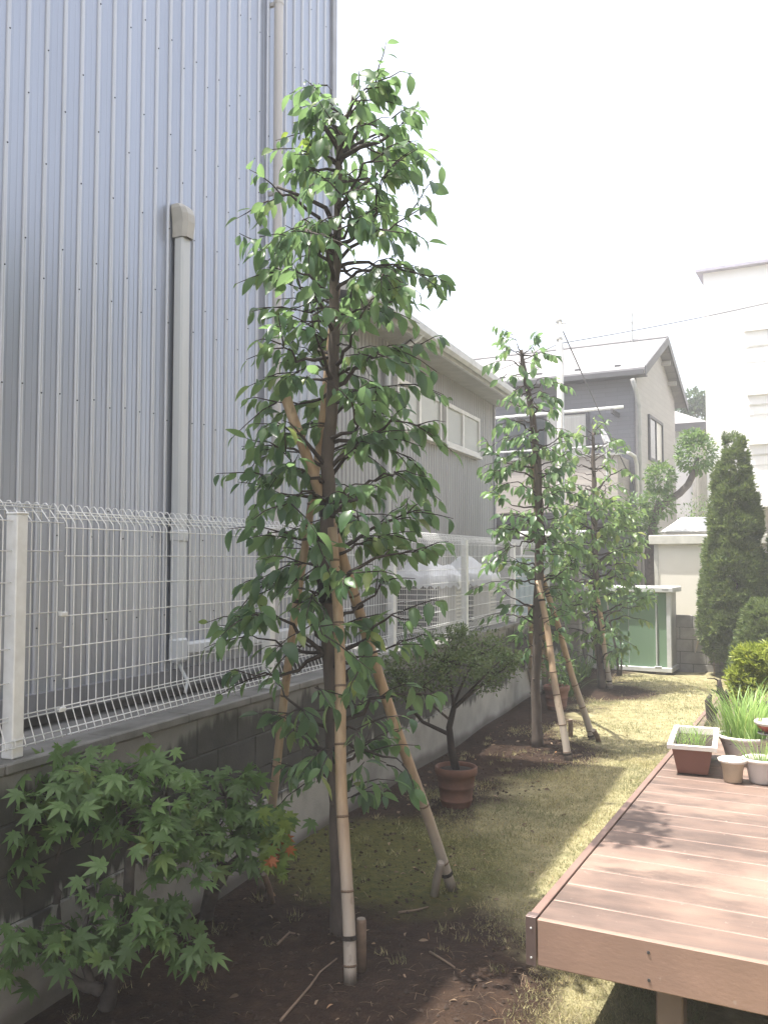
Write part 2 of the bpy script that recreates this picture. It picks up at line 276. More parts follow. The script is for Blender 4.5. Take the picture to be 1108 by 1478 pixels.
# ------------------------------------------------------------------ mesh builder
class MB:
    def __init__(s): s.v = []; s.f = []
    def add(s, vs, fs):
        o = len(s.v); s.v += [Vector(v) for v in vs]; s.f += [[i+o for i in f] for f in fs]; return s
    def fbox(s, O, ax, u, v, w):                 # box in a local frame
        vs = [O + ax[0]*a + ax[1]*b + ax[2]*c for c in w for b in v for a in u]
        return s.hull(vs, [[0, 1, 3, 2], [4, 5, 7, 6], [0, 1, 5, 4], [2, 3, 7, 6], [0, 2, 6, 4], [1, 3, 7, 5]])
    def hull(s, vs, fs):                         # faces flipped to look outwards
        c = sum(vs, Vector())/len(vs); out = []
        for f in fs:
            n = Vector()
            for i in range(len(f)):
                a, b = vs[f[i]], vs[f[(i+1) % len(f)]]
                n += (a-c).cross(b-c)
            m = sum((vs[i] for i in f), Vector())/len(f)
            out.append(list(f) if n.dot(m-c) > 0 else list(reversed(f)))
        return s.add(vs, out)
    def cbox(s, O, ax, u, v, w, b):              # chamfered box
        vs = []; idx = {}
        mid = [(q[0]+q[1])/2 for q in (u, v, w)]; hf = [(q[1]-q[0])/2 for q in (u, v, w)]
        for sx in (-1, 1):
            for sy in (-1, 1):
                for sz in (-1, 1):
                    for k in range(3):
                        sg = (sx, sy, sz); p = O.copy()
                        for j in range(3): p = p + ax[j]*(mid[j] + sg[j]*(hf[j] - (0 if j == k else b)))
                        idx[sg, k] = len(vs); vs.append(p)
        fs = []
        for k in range(3):
            i, j = [q for q in range(3) if q != k]
            for sk in (-1, 1):
                f = []
                for (a, c) in ((-1, -1), (1, -1), (1, 1), (-1, 1)):
                    sg = [0, 0, 0]; sg[k] = sk; sg[i] = a; sg[j] = c; f.append(idx[tuple(sg), k])
                fs.append(f)
            for a in (-1, 1):
                for c in (-1, 1):
                    f = []
                    for (sk, q) in ((-1, i), (-1, j), (1, j), (1, i)):
                        sg = [0, 0, 0]; sg[k] = sk; sg[i] = a; sg[j] = c; f.append(idx[tuple(sg), q])
                    fs.append(f)
        for sx in (-1, 1):
            for sy in (-1, 1):
                for sz in (-1, 1): fs.append([idx[(sx, sy, sz), k] for k in range(3)])
        return s.hull(vs, fs)
    def tube(s, path, rad, n=8, cap=True):
        path = [Vector(p) for p in path]
        if isinstance(rad, (int, float)): rad = [rad]*len(path)
        o = len(s.v); nrm = None
        for i, p in enumerate(path):
            t = (path[min(i+1, len(path)-1)] - path[max(i-1, 0)])
            t = t.normalized() if t.length > 1e-9 else UZ
            if nrm is None:
                nrm = t.cross(Vector((0.3, 0.9, 0.2)) if abs(t.z) > 0.9 else UZ).normalized()
            else:
                nrm = nrm - t*nrm.dot(t)
                nrm = nrm.normalized() if nrm.length > 1e-6 else t.orthogonal().normalized()
            b = t.cross(nrm)
            for k in range(n):
                a = 2*math.pi*k/n; s.v.append(p + (nrm*math.cos(a) + b*math.sin(a))*rad[i])
        for i in range(len(path)-1):
            for k in range(n):
                k2 = (k+1) % n; a = o+i*n
                s.f.append([a+k, a+k2, a+n+k2, a+n+k])
        if cap:
            s.f.append([o+k for k in reversed(range(n))]); e = o+(len(path)-1)*n; s.f.append([e+k for k in range(n)])
        return s
    def lathe(s, c, prof, n=24, cap=True):       # prof: (r, z) upward along the outside
        o = len(s.v)
        for r, z in prof:
            for k in range(n):
                a = 2*math.pi*k/n; s.v.append(c + Vector((r*math.cos(a), r*math.sin(a), z)))
        for i in range(len(prof)-1):
            for k in range(n):
                k2 = (k+1) % n; a = o+i*n; s.f.append([a+k, a+k2, a+n+k2, a+n+k])
        if cap: s.f.append([o+k for k in reversed(range(n))])
        return s
    def build(s, name, mat, parent=None, sm=False, origin=None):
        org = Vector(origin) if origin is not None else (base_of(parent) if parent else Vector())
        me = bpy.data.meshes.new(name); me.from_pydata([v-org for v in s.v], [], s.f)
        if sm: me.polygons.foreach_set('use_smooth', [True]*len(me.polygons))
        me.materials.append(M[mat] if isinstance(mat, str) else mat); me.update()
        o = bpy.data.objects.new(name, me); col.objects.link(o)
        if parent: o.parent = parent
        elif origin is not None: o.location = org
        return o
def base_of(o):
    p = Vector(o.location)
    while o.parent: o = o.parent; p += Vector(o.location)
    return p
def tag(o, label=None, cat=None, group=None, kind=None):
    for k, v in (('label', label), ('category', cat), ('group', group), ('kind', kind)):
        if v: o[k] = v
    return o
def thing(name, loc, label, cat, group=None):
    o = bpy.data.objects.new(name, None); o.location = loc; o.empty_display_size = 0.05; col.objects.link(o)
    return tag(o, label, cat, group)
def piece(name, me, parent, loc=(0, 0, 0), mat4=None):
    o = bpy.data.objects.new(name, me); col.objects.link(o); o.parent = parent
    if mat4 is not None: o.matrix_basis = mat4
    else: o.location = loc
    return o
def npmesh(name, verts, faces, mat, parent=None, sm=False):     # verts (n,3) in world, faces (m,k) ints
    org = np.array(base_of(parent)) if parent else np.zeros(3)
    me = bpy.data.meshes.new(name); me.from_pydata((verts-org).tolist(), [], faces.tolist() if hasattr(faces, 'tolist') else faces)
    if sm: me.polygons.foreach_set('use_smooth', [True]*len(me.polygons))
    me.materials.append(M[mat]); me.update()
    o = bpy.data.objects.new(name, me); col.objects.link(o)
    if parent: o.parent = parent
    return o
AX = (Vector((1, 0, 0)), Vector((0, 1, 0)), UZ)

# leaf shapes, unit length along +Y, normal +Z
def leaf_shape(w=0.23, droop=0.22, fold=0.07, n=5):
    vs = []; fs = []
    for i in range(n+1):
        t = i/n; hw = w*math.sin(math.pi*min(1, t**0.85))**0.8*(1-0.25*t) if 0 < t < 1 else 0.012
        y = t*(1-0.12*t); z = -droop*t*t
        vs += [(-hw, y, z+fold*hw/w*1.0), (0, y, z), (hw, y, z+fold*hw/w*1.0)]
    for i in range(n):
        a = 3*i; fs += [[a, a+1, a+4, a+3], [a+1, a+2, a+5, a+4]]
    return np.array(vs), fs
def maple_shape():
    vs = [(0, 0, 0)]; fs = []
    lob = [(-125, .38), (-82, .66), (-40, .90), (0, 1.0), (40, .90), (82, .66), (125, .38)]
    for i, (a, L) in enumerate(lob):
        ar = R(a); d = np.array([math.sin(ar), math.cos(ar)]); q = np.array([d[1], -d[0]])
        b = len(vs); z = lambda r: -0.28*r*r
        m = d*L*0.5; t = d*L
        l1 = m - q*0.125*(0.55+L*0.6); r1 = m + q*0.125*(0.55+L*0.6)
        vs += [(l1[0], l1[1], z(L*.5)+.02), (t[0], t[1], z(L)), (r1[0], r1[1], z(L*.5)+.02), (m[0], m[1], z(L*.5)-.012)]
        bl = d*L*0.26 - q*0.12; brr = d*L*0.26 + q*0.12
        vs += [(bl[0], bl[1], 0), (brr[0], brr[1], 0)]
        fs += [[0, b+4, b, b+3], [b, b+1, b+3], [0, b+3, b+2, b+5], [b+3, b+1, b+2]]
    return np.array(vs), fs
def spray_shape():
    vs = []; fs = []
    for i, a in enumerate((-50, -22, 6, 30, 55)):
        L = (0.7, 0.92, 1.0, 0.9, 0.65)[i]; ar = R(a); d = np.array([math.sin(ar), math.cos(ar), 0]); q = np.array([d[1], -d[0], 0])
        b = len(vs); z = np.array([0, 0, 0.12*((i % 2)*2-1)])
        vs += [d*0.05, d*L*0.55-q*0.11+z, d*L+z*0.5, d*L*0.55+q*0.11+z]; fs += [[b, b+1, b+2, b+3]]
    return np.array(vs), fs
def small_leaf():
    return np.array([(0, 0, 0), (-.24, .5, .05), (0, 1, -.1), (.24, .5, .05)]), [[0, 1, 2, 3]]
def blade_shape():
    return np.array([(-.02, 0, 0), (.02, 0, 0), (.014, .55, -.03), (-.014, .55, -.03), (0, 1, -.16)]), [[0, 1, 2, 3], [3, 2, 4]]
def shape_mesh(name, sh, mat):
    me = bpy.data.meshes.new(name); me.from_pydata(sh[0].tolist(), [], sh[1])
    me.polygons.foreach_set('use_smooth', [True]*len(me.polygons)); me.materials.append(M[mat]); return me
def frame(d, up, roll=0.0):
    d = d.normalized(); x = d.cross(up)
    x = x.normalized() if x.length > 1e-5 else d.orthogonal().normalized()
    z = x.cross(d)
    if roll:
        q = Matrix.Rotation(roll, 3, d); x = q @ x; z = q @ z
    return x, d, z
def inst(p, d, up, s, roll=0.0, wscale=1.0):
    x, y, z = frame(d, up, roll)
    return (np.array(p), np.array([x*s*wscale, y*s, z*s]).T)
def join(name, sh, insts, mat, parent, sm=True):
    V, F = sh; n = len(V)
    if not insts: return None
    vs = np.concatenate([V @ m.T + p for p, m in insts]); fs = [[i+k*n for i in f] for k in range(len(insts)) for f in F]
    return npmesh(name, vs, fs, mat, parent, sm)
def leaf_objects(insts, n, me_list, parent):
    """the n leaves nearest the camera become parts of their own, the rest is returned"""
    d = [np.linalg.norm(p-np.array(CAM)) for p, m in insts]; order = np.argsort(d)
    b = base_of(parent)
    for k, i in enumerate(order[:n]):
        p, m = insts[i]; M4 = Matrix(m.tolist()).to_4x4(); M4.translation = Vector(p)-b
        piece('leaf', me_list[k % len(me_list)], parent, mat4=M4)
    return [insts[i] for i in order[n:]]
U = random.uniform
def rvec(s=1.0): return Vector((random.gauss(0, s), random.gauss(0, s), random.gauss(0, s)))

# ================================================================== GROUND
def groundmat():
    m, nt, bs = newmat('garden_ground'); p = pos(nt)
    sp = nt.nodes.new('ShaderNodeSeparateXYZ'); nt.links.new(p, sp.inputs[0]); x, y = sp.outputs[0], sp.outputs[1]
    wob = mth(nt, 'MULTIPLY', mth(nt, 'SUBTRACT', noise(nt, 2.2, 6, p), 0.5), 1.3)
    soil = ramp(nt, noise(nt, 14, 8, p), [(0.25, (0.016, 0.009, 0.006)), (0.55, (0.033, 0.019, 0.012)), (0.85, (0.060, 0.037, 0.024))])
    lawn = ramp(nt, noise(nt, 9, 8, p), [(0.25, (0.15, 0.14, 0.07)), (0.75, (0.37, 0.33, 0.19))])
    moss = ramp(nt, noise(nt, 25, 6, p), [(0.3, (0.045, 0.055, 0.014)), (0.75, (0.12, 0.115, 0.028))])
    # where the lawn starts: x grows away from the wall
    edge = mth(nt, 'ADD', mth(nt, 'MULTIPLY', smooth(nt, y, 3.4, 5.6), -1.2), -0.70)
    lm = smooth(nt, mth(nt, 'ADD', mth(nt, 'SUBTRACT', x, edge), wob), -0.10, 0.32)
    def disc(cx, cy, r):
        dx = mth(nt, 'SUBTRACT', x, cx); dy = mth(nt, 'SUBTRACT', y, cy)
        d = mth(nt, 'SQRT', mth(nt, 'ADD', mth(nt, 'MULTIPLY', dx, dx), mth(nt, 'MULTIPLY', dy, dy)))
        return mth(nt, 'SUBTRACT', 1.0, smooth(nt, mth(nt, 'ADD', d, mth(nt, 'MULTIPLY', wob, 0.35)), r*0.6, r))
    c = mixc(nt, lm, soil, lawn)
    for (cx, cy, r) in ((-1.95, 8.2, 0.95), (-1.7, 12.2, 0.8), (-1.75, 3.7, 1.0)): c = mixc(nt, disc(cx, cy, r), c, soil)
    c = mixc(nt, mth(nt, 'MULTIPLY', disc(-2.0, 5.0, 0.95), 0.85), c, moss)
    nt.links.new(c, bs.inputs['Base Color']); bs.inputs['Roughness'].default_value = 0.95; bs.inputs['Specular IOR Level'].default_value = 0.2
    h = mth(nt, 'ADD', noise(nt, 60, 6, p), mth(nt, 'MULTIPLY', noise(nt, 9, 4, p), 1.5))
    bump(nt, bs, h, 0.8, 0.02); return m
M['ground'] = groundmat()
def gz(x, y): return 0.012*math.sin(x*2.1+y*1.3)+0.01*math.sin(x*5.3-y*3.1)
N = 120
g = MB(); xs = [-200, -60, -20, -8] + [-4+0.1*i for i in range(71)] + [5, 12, 40, 200]; ys = [-200, -40, -8] + [-1+0.12*i for i in range(140)] + [18, 24, 40, 90, 300]
def gzz(x, y): return gz(x, y) if -3.5 < x < 2.9 and -0.5 < y < 15.5 else 0.0
g.v = [Vector((x, y, gzz(x, y))) for y in ys for x in xs]
nx = len(xs); g.f = [[j*nx+i, j*nx+i+1, (j+1)*nx+i+1, (j+1)*nx+i] for j in range(len(ys)-1) for i in range(nx-1)]
tag(g.build('ground', 'ground', sm=True), kind='structure')

# ================================================================== RETAINING WALL (thing) and neighbour's terrace
WX = -2.67; WT = 1.02; WY0, WY1 = -0.4, 13.45
rw = thing('retaining_wall', (WX-0.06, 6, 0), 'long low concrete block retaining wall, dark with stains, under the white mesh fence', 'wall')
MB().fbox(Vector(), AX, (WX-0.14, WX+0.012), (WY0, WY1), (-0.15, 0.39)).build('footing', 'wall', rw)
blk = MB().cbox(Vector(), AX, (-0.06, 0.06), (0.002, 0.388), (0.002, 0.193), 0.005).build('block', 'wall', rw)
nb = int((WY1-WY0)/0.39); first = True
for c in range(3):
    for k in range(nb+1):
        y0 = WY0 + k*0.39 + (0.195 if c % 2 else 0) - (0.0)
        if y0+0.39 > WY1+0.01: continue
        loc = Vector((WX-0.064+U(-.0015, .0015), y0, 0.392+c*0.195)) - base_of(rw)
        if first: blk.data.transform(Matrix.Translation(base_of(rw))); blk.location = loc; first = False
        else: piece('block', blk.data, rw, loc)
MB().fbox(Vector(), AX, (WX-0.118, WX-0.012), (WY0, WY1), (0.385, 0.97)).build('mortar', 'mortar', rw)
cp = MB().cbox(Vector(), AX, (-0.07, 0.07), (0.001, 0.597), (0, 0.042), 0.006)
cpm = None
for k in range(int((WY1-WY0)/0.6)):
    loc = Vector((WX-0.062+U(-.002, .002), WY0+k*0.6, 0.977)) - base_of(rw)
    if cpm is None:
        o = cp.build('coping_stone', 'wallcap', rw); o.data.transform(Matrix.Translation(base_of(rw))); o.location = loc; cpm = o.data
    else: piece('coping_stone', cpm, rw, loc)
t = MB().fbox(Vector(), AX, (-14, WX-0.15), (-4, 15.2), (-0.2, 0.93)); tag(t.build('terrace', 'terrace'), kind='structure')

# ================================================================== BIG METAL CLAD BUILDING
BA = R(3.0); bd = Vector((math.sin(BA), math.cos(BA), 0)); bn = Vector((math.cos(BA), -math.sin(BA), 0))
BC = Vector((-3.29, 6.76, 0)); BH = 7.05; SB = 1.07
bax = (bn, -bd, UZ)                       # u outwards, v back towards the camera from the far corner
def onb(px, py):                          # pixel on the cladding plane -> (v, z)
    d = ray(px, py); t = (BC-CAM).dot(bn)/d.dot(bn); p = CAM+d*t; return (BC-p).dot(bd), p.z
bb = thing('metal_clad_building', BC, 'tall building clad in vertical ribbed silver metal panels behind the white fence', 'building')
BL = 8.6
MB().fbox(BC, bax, (-6.5, -0.03), (0.03, BL), (SB, BH)).build('core_wall', 'trim', bb)
MB().fbox(BC, bax, (-6.45, -0.05), (0.06, BL), (0.5, SB+0.02)).build('plinth', 'plinth', bb)
P = 0.127
def extrude_profile(prof, h):
    mb = MB()
    for (u, v) in prof: mb.v += [bn*u - bd*v, bn*u - bd*v + UZ*h]
    for i in range(len(prof)-1): mb.f.append([2*i, 2*i+1, 2*i+3, 2*i+2])
    return mb
pm = rm = None
for k in range(int(BL/P)):
    loc = -bd*(0.055+k*P) + UZ*SB
    if pm is None:
        o = extrude_profile([(0, -0.004), (0, P*.33-.003), (-.0014, P*.33), (0, P*.33+.003), (0, P*.66-.003), (-.0014, P*.66), (0, P*.66+.003), (0, P-0.004)], BH-SB).build('siding_panel', 'siding', bb, origin=(0, 0, 0)); o.location = loc; pm = o.data
        q_ = extrude_profile([(-0.002, P-.026), (.004, P-.0235), (.011, P-.0215), (.0125, P-.019), (.0125, P-.007), (.011, P-.0045), (.004, P-.0025), (-.002, P)], BH-SB).build('siding_rib', 'rib', bb, True, origin=(0, 0, 0)); q_.location = loc; rm = q_.data
    else: piece('siding_panel', pm, bb, loc); piece('siding_rib', rm, bb, loc)
mb = MB()
for k in range(int(BL/P)):
    v = 0.055+(k+1)*P-0.013
    z = SB+0.09 + (0.0 if k % 2 else 0.30)
    while z < BH-0.1:
        if k % 2 == 0 or z < 1.2 or True:
            c = BC - bd*v + bn*0.012 + UZ*(z+U(-.01, .01)); mb.tube([c, c+bn*0.005], [0.0052, 0.0035], 6)
        z += 0.62 if k % 2 == 0 else 0.78
mb.build('screws', 'screw', bb)['kind'] = 'stuff'
MB().fbox(BC, bax, (-0.02, 0.022), (-0.012, 0.062), (SB-0.01, BH)).build('corner_trim', 'trim', bb)
MB().fbox(BC, bax, (-6.5, 0.10), (-0.1, BL), (BH, BH+0.12)).build('roof_edge', 'trim', bb)
fl = MB(); fl.fbox(BC, bax, (-0.03, 0.030), (0, BL), (SB-0.055, SB+0.04)); fl.fbox(BC, bax, (-0.03, 0.040), (0, BL), (SB-0.075, SB-0.055))
fl.build('base_flashing', 'flash', bb)
# downpipe
v, z = onb(388, 400); c = BC - bd*v + bn*0.075
dp = MB().tube([c+UZ*(SB-0.1), c+UZ*4, c+UZ*(BH-0.05)], 0.036, 14, False).build('downpipe', 'pipe', bb, True)
mb = MB()
for zz in (1.6, 3.1, 4.6, 6.1, 7.4): mb.tube([c+UZ*zz, c+UZ*(zz+0.03)], 0.0395, 14); mb.fbox(c+UZ*zz, (bn, -bd, UZ), (-0.075, -0.03), (-0.012, 0.012), (0, 0.03))
mb.build('pipe_bracket', 'pipe', dp)
# ivory line-set duct with cap and lower horizontal run
v0, zt = onb(255, 345); vv1, zb = onb(253, 950)
O = BC - bd*v0
du = MB().cbox(O, bax, (0.012, 0.085), (-0.045, 0.045), (zb+0.05, zt), 0.012).build('duct_cover', 'duct', bb)
MB().cbox(O, bax, (0.010, 0.092), (-0.049, 0.049), (1.92, 2.0), 0.01).build('duct_joint', 'duct', du)
MB().cbox(O, bax, (0.010, 0.098), (-0.055, 0.055), (zb-0.02, zb+0.14), 0.018).build('duct_elbow', 'duct', du)
mb = MB(); cs = []
for i, (zz, ud, hv, off) in enumerate(((0, .098, .052, 0), (.06, .106, .054, 0), (.10, .112, .056, .0), (.15, .112, .058, .006), (.19, .098, .058, .012), (.215, .07, .05, .016), (.222, .04, .03, .018))):
    for a in ((0.0, -hv), (ud*.75, -hv), (ud, -hv*.6), (ud, hv*.6), (ud*.75, hv), (0.0, hv)): mb.v.append(O + bn*(0.01+a[0]) - bd*(a[1]-off*-1) + UZ*(zt-0.01+zz))
for i in range(6):
    for k in range(5): a = i*6+k; mb.f.append([a, a+1, a+7, a+6][::-1])
mb.f.append([36+k for k in range(6)]); mb.build('duct_cap', 'cap', du, False)
v2, z2 = onb(263, 930); zh = zb+0.06
MB().cbox(BC, bax, (0.012, 0.085), (0.35, v0-0.05), (zh-0.04, zh+0.04), 0.014).build('duct_run', 'duct', du)
MB().tube([O+bn*0.06+UZ*(zb-0.02), O+bn*0.07+UZ*(zb-0.07)+bd*0.02, O+bn*0.10+UZ*(zb-0.14)+bd*0.04, O+bn*0.13+UZ*(zb-0.2)-bd*0.02], 0.011, 8).build('drain_hose', 'duct', du, True)

# ================================================================== LOW METAL BUILDING
SX = -3.9; SY0, SY1 = 7.95, 14.15; SE = 4.49
sh = thing('low_metal_building', (SX, 11, 0.93), 'lower grey ribbed metal building with white framed windows behind the fence', 'building')
MB().fbox(Vector(), AX, (SX-5, SX-0.02), (SY0, SY1), (0.6, SE)).build('core_wall', 'trim', sh)
mb = MB(); y = SY0; p2 = 0.10; pr = [(0, 0), (0, .055), (.014, .066), (.014, .089), (0, .10)]
i0 = 0
while y < SY1-0.09:
    for (u, v) in pr[:-1]: mb.v += [Vector((SX+u, y+v, 1.0)), Vector((SX+u, y+v, SE-0.02))]
    y += p2
for i in range(len(mb.v)//2-1): mb.f.append([2*i, 2*i+2, 2*i+3, 2*i+1])
mb.build('wall_cladding', 'siding2', sh)
MB().fbox(Vector(), AX, (SX-0.02, SX+0.03), (SY1-0.06, SY1+0.02), (1.0, SE)).build('corner_trim', 'trim', sh)
rf = MB()
vs = [Vector((x, y, z)) for y in (SY0-0.15, SY1+0.25) for (x, z) in ((SX+0.42, SE-0.02), (SX+0.42, SE+0.05), (SX-5, SE+0.95), (SX-5, SE+0.86))]
rf.hull(vs, [[0, 1, 2, 3], [4, 5, 6, 7], [0, 1, 5, 4], [1, 2, 6, 5], [2, 3, 7, 6], [3, 0, 4, 7]])
ro = rf.build('roof', 'siding2', sh)
MB().fbox(Vector(), AX, (SX+0.40, SX+0.44), (SY0-0.17, SY1+0.27), (SE-0.15, SE+0.075)).build('fascia_board', 'lgrey', ro)
MB().fbox(Vector(), AX, (SX, SX+0.40), (SY0-0.13, SY1+0.2), (SE-0.11, SE-0.09)).build('soffit', 'mgrey', ro)
gt = MB(); gp = [(0.442, .03), (0.446, -.05), (0.50, -.085), (0.545, -.05), (0.55, .03), (0.538, .03), (0.533, -.042), (0.5, -.07), (0.458, -.042), (0.454, .03)]
for yy in (SY0-0.17, SY1+0.27):
    for (u, w) in gp: gt.v.append(Vector((SX+u, yy, SE-0.04+w)))
n = len(gp); gt.f = [[k, (k+1) % n, n+(k+1) % n, n+k] for k in range(n)] + [list(range(n))[::-1], list(range(n, 2*n))]
gt.build('gutter', 'lgrey', ro)
pv = onx(552, 600, SX).y
dp = MB().tube([Vector((SX+0.06, pv, 0.95)), Vector((SX+0.06, pv, SE-0.45)), Vector((SX+0.10, pv, SE-0.30)), Vector((SX+0.44, pv, SE-0.14)), Vector((SX+0.49, pv, SE-0.08))], 0.04, 12).build('downpipe', 'duct', sh, True)
mb = MB()
for zz in (1.6, 2.8, 4.0): mb.tube([Vector((SX+0.06, pv, zz)), Vector((SX+0.06, pv, zz+0.035))], 0.045, 12)
mb.build('pipe_bracket', 'duct', dp)
def window_x(parent, x, y0, y1, z0, z1):
    fr = MB(); e = (x-0.01, x+0.06); f = 0.055
    fr.fbox(Vector(), AX, e, (y0, y1), (z1-f, z1)); fr.fbox(Vector(), AX, e, (y0, y1), (z0, z0+f))
    fr.fbox(Vector(), AX, e, (y0, y0+f), (z0+f, z1-f)); fr.fbox(Vector(), AX, e, (y1-f, y1), (z0+f, z1-f))
    ym = (y0+y1)/2; fr.fbox(Vector(), AX, (x-0.01, x+0.05), (ym-0.04, ym+0.04), (z0+f, z1-f))
    o = fr.build('window', 'window_white', parent)
    for (a, b, dx) in ((y0+f, ym-0.04, 0.02), (ym+0.04, y1-f, 0.03)):
        MB().fbox(Vector(), AX, (x+dx, x+dx+0.006), (a, b), (z0+f, z1-f)).build('pane', 'frost', o)
    MB().fbox(Vector(), AX, (x-0.01, x+0.09), (y0-0.02, y1+0.02), (z0-0.04, z0-0.003)).build('sill', 'window_white', o)
window_x(sh, SX+0.014, 11.45, 13.1, 3.39, 3.99); window_x(sh, SX+0.014, 9.62, 11.25, 3.39, 3.99)

# ================================================================== WHITE MESH FENCE
FX = -2.735
fe = thing('mesh_fence', (FX, 6, WT), 'white welded wire mesh fence with looped top standing on the retaining wall', 'fence')
post_y = [2.70+2.02*k for k in range(-1, 6)]
po = MB().cbox(Vector(), AX, (-0.03, 0.03), (-0.03, 0.03), (0, 0.975), 0.004).build('post', 'white', fe, origin=(0, 0, 0)); pc = None
FB = base_of(fe)
capm = MB().cbox(Vector(), AX, (-0.032, 0.032), (-0.032, 0.032), (0.975, 0.985), 0.003).build('post_cap', 'white', po, origin=(0, 0, 0))
po.location = Vector((FX, post_y[0], WT))-FB
for y in post_y[1:]:
    q = piece('post', po.data, fe, Vector((FX, y, WT))-FB); piece('post_cap', capm.data, q)
up = [(0.043, .042), (0.038, .060), (0.002, .150), (0, .165), (0, .94), (-.004, .955), (-.052, 1.010), (-.062, 1.026), (-.072, 1.036), (-.085, 1.036), (-.094, 1.026), (-.098, 1.010), (-.098, .965)]
uw = MB().tube([Vector((u, 0, w)) for u, w in up], 0.0025, 6).build('upright_wire', 'white', fe, True, origin=(0, 0, 0)); um = uw.data
first = True; y = -0.10
while y < 12.98:
    loc = Vector((FX, y, WT))-FB
    if first: uw.location = loc; first = False
    else: piece('upright_wire', um, fe, loc)
    y += 0.0505
cz = [(0.039, .047), (0.033, .072), (0.0045, .147), (0.0045, .163), (0.0045, .287), (0.0045, .4225), (0.0045, .557), (0.0045, .688), (0.0045, .816), (0.0045, .938), (-.048, 1.000), (-.094, 0.985), (-.050, 1.012)]
pj = [2.96+2.02*k for k in range(-2, 6)]
cw = MB().tube([Vector((0, 0.006, 0)), Vector((0, 1.0, 0)), Vector((0, 2.014, 0))], 0.0028, 6).build('cross_wire', 'white', fe, True, origin=(0, 0, 0)); first = True
for pi, y in enumerate(pj):
    dz = (0.0, 0.006, -0.008, 0.004, -0.003, 0.0, 0.0, 0.004)[pi] if pi > 1 else 0.012
    for (u, w) in cz:
        loc = Vector((FX+u, y, WT+w+(dz if w > .2 else 0)))-FB
        if y+2.02 > 13.1: continue
        if first: cw.location = loc; first = False
        else: piece('cross_wire', cw.data, fe, loc)
cl = MB(); cl.cbox(Vector(), AX, (-0.010, 0.013), (-0.019, 0.019), (-0.010, 0.010), 0.003)
clo = None
for y in pj[:-1]:
    for w in (.15, .557):
        loc = Vector((FX, y+0.005, WT+w))-FB
        if clo is None: clo = cl.build('panel_clip', 'white', fe, origin=(0, 0, 0)); clo.location = loc
        else: piece('panel_clip', clo.data, fe, loc)
hk = MB().cbox(Vector(), AX, (-0.002, 0.010), (0, 0.012), (-0.01, 0.01), 0.002); ho = None
for y in post_y:
    for w in (.287, .4225, .557, .688, .816, .938):
        loc = Vector((FX+0.004, y+0.030, WT+w))-FB
        if ho is None: ho = hk.build('hook_bolt', 'flash', fe, origin=(0, 0, 0)); ho.location = loc
        else: piece('hook_bolt', ho.data, fe, loc)

# ================================================================== AIR CONDITIONERS
def aircon(y, label, clabel, lump, seed):
    random.seed(seed)
    x0, x1 = -3.72, -2.97; z0, z1 = 0.97, 1.60
    a = thing('air_conditioner', ((x0+x1)/2, y, 0.93), label, 'air conditioner', 'outdoor units behind the fence')
    MB().cbox(Vector(), AX, (x0, x1), (y, y+0.30), (z0, z1), 0.015).build('casing', 'acbody', a)
    for xx in (x0+0.1, x1-0.16): MB().fbox(Vector(), AX, (xx, xx+0.06), (y-0.01, y+0.31), (0.93, z0)).build('foot', 'flash', a)
    c = Vector((x0+0.29, y-0.004, (z0+z1)/2))
    MB().fbox(Vector(), AX, (x0+0.04, x0+0.54), (y-0.003, y+0.01), (z0+0.05, z1-0.06)).build('fan_opening', 'dark', a)
    gr = MB()
    for k in range(9): zz = z0+0.07+k*0.06; gr.fbox(Vector(), AX, (x0+0.03, x0+0.55), (y-0.016, y-0.004), (zz, zz+0.012))
    for k in range(5): xx = x0+0.05+k*0.12; gr.fbox(Vector(), AX, (xx, xx+0.008), (y-0.02, y-0.016), (z0+0.05, z1-0.06))
    gr.build('fan_grille', 'acbody', a)
    fn = MB()
    for k in range(12): zz = z0+0.06+k*0.042; fn.fbox(Vector(), AX, (x1-0.001, x1+0.006), (y+0.03, y+0.27), (zz, zz+0.02))
    fn.build('side_louvre', 'mgrey', a)
    # crumpled vinyl cover
    nu, nv = 34, 22; V = []; F = []
    ph = [U(0, 6) for _ in range(8)]
    def hgt(u, v):
        h = 0.0
        for (cu, cv, s, a_) in lump: h += a_*math.exp(-((u-cu)**2/(2*s*s)+(v-cv)**2/(2*(s*1.3)**2)))
        h += 0.010*math.sin(21*u+ph[0]+4*v)+0.012*math.sin(13*v+ph[1]-9*u)+0.008*math.sin(33*u-17*v+ph[2])
        return max(0.004, h+0.012)
    mx0, mx1, my0, my1 = x0-0.04, x1+0.04, y-0.05, y+0.36
    cv = MB()
    for j in range(nv+1):
        for i in range(nu+1):
            u, v = i/nu, j/nv; su = min(u, 1-u)*nu; sv = min(v, 1-v)*nv; e = min(su, sv)
            uu = min(1, max(0, (i-2)/(nu-4))); vv = min(1, max(0, (j-2)/(nv-4)))
            drop = (0.13+0.02*math.sin(i*1.9+ph[3])+0.02*math.sin(j*2.3+ph[4])) if e < 1 else (0.06 if e < 2 else 0)
            flare = 0.012*math.sin(i*2.7+j*1.7+ph[5]) if e < 2 else 0
            xx = mx0+(mx1-mx0)*uu + (flare if su < 2 else 0); yy = my0+(my1-my0)*vv + (flare if sv < 2 else 0)
            zz = z1+(hgt(uu, vv) if e >= 2 else hgt(uu, vv)*0.6) - drop
            cv.v.append(Vector((xx, yy, zz)))
    for j in range(nv):
        for i in range(nu): q = j*(nu+1)+i; cv.f.append([q, q+1, q+nu+2, q+nu+1])
    o = cv.build('vinyl_cover', 'cover', sm=True, origin=((x0+x1)/2, y, z1)); tag(o, clabel, 'cover', 'white covers on the outdoor units')
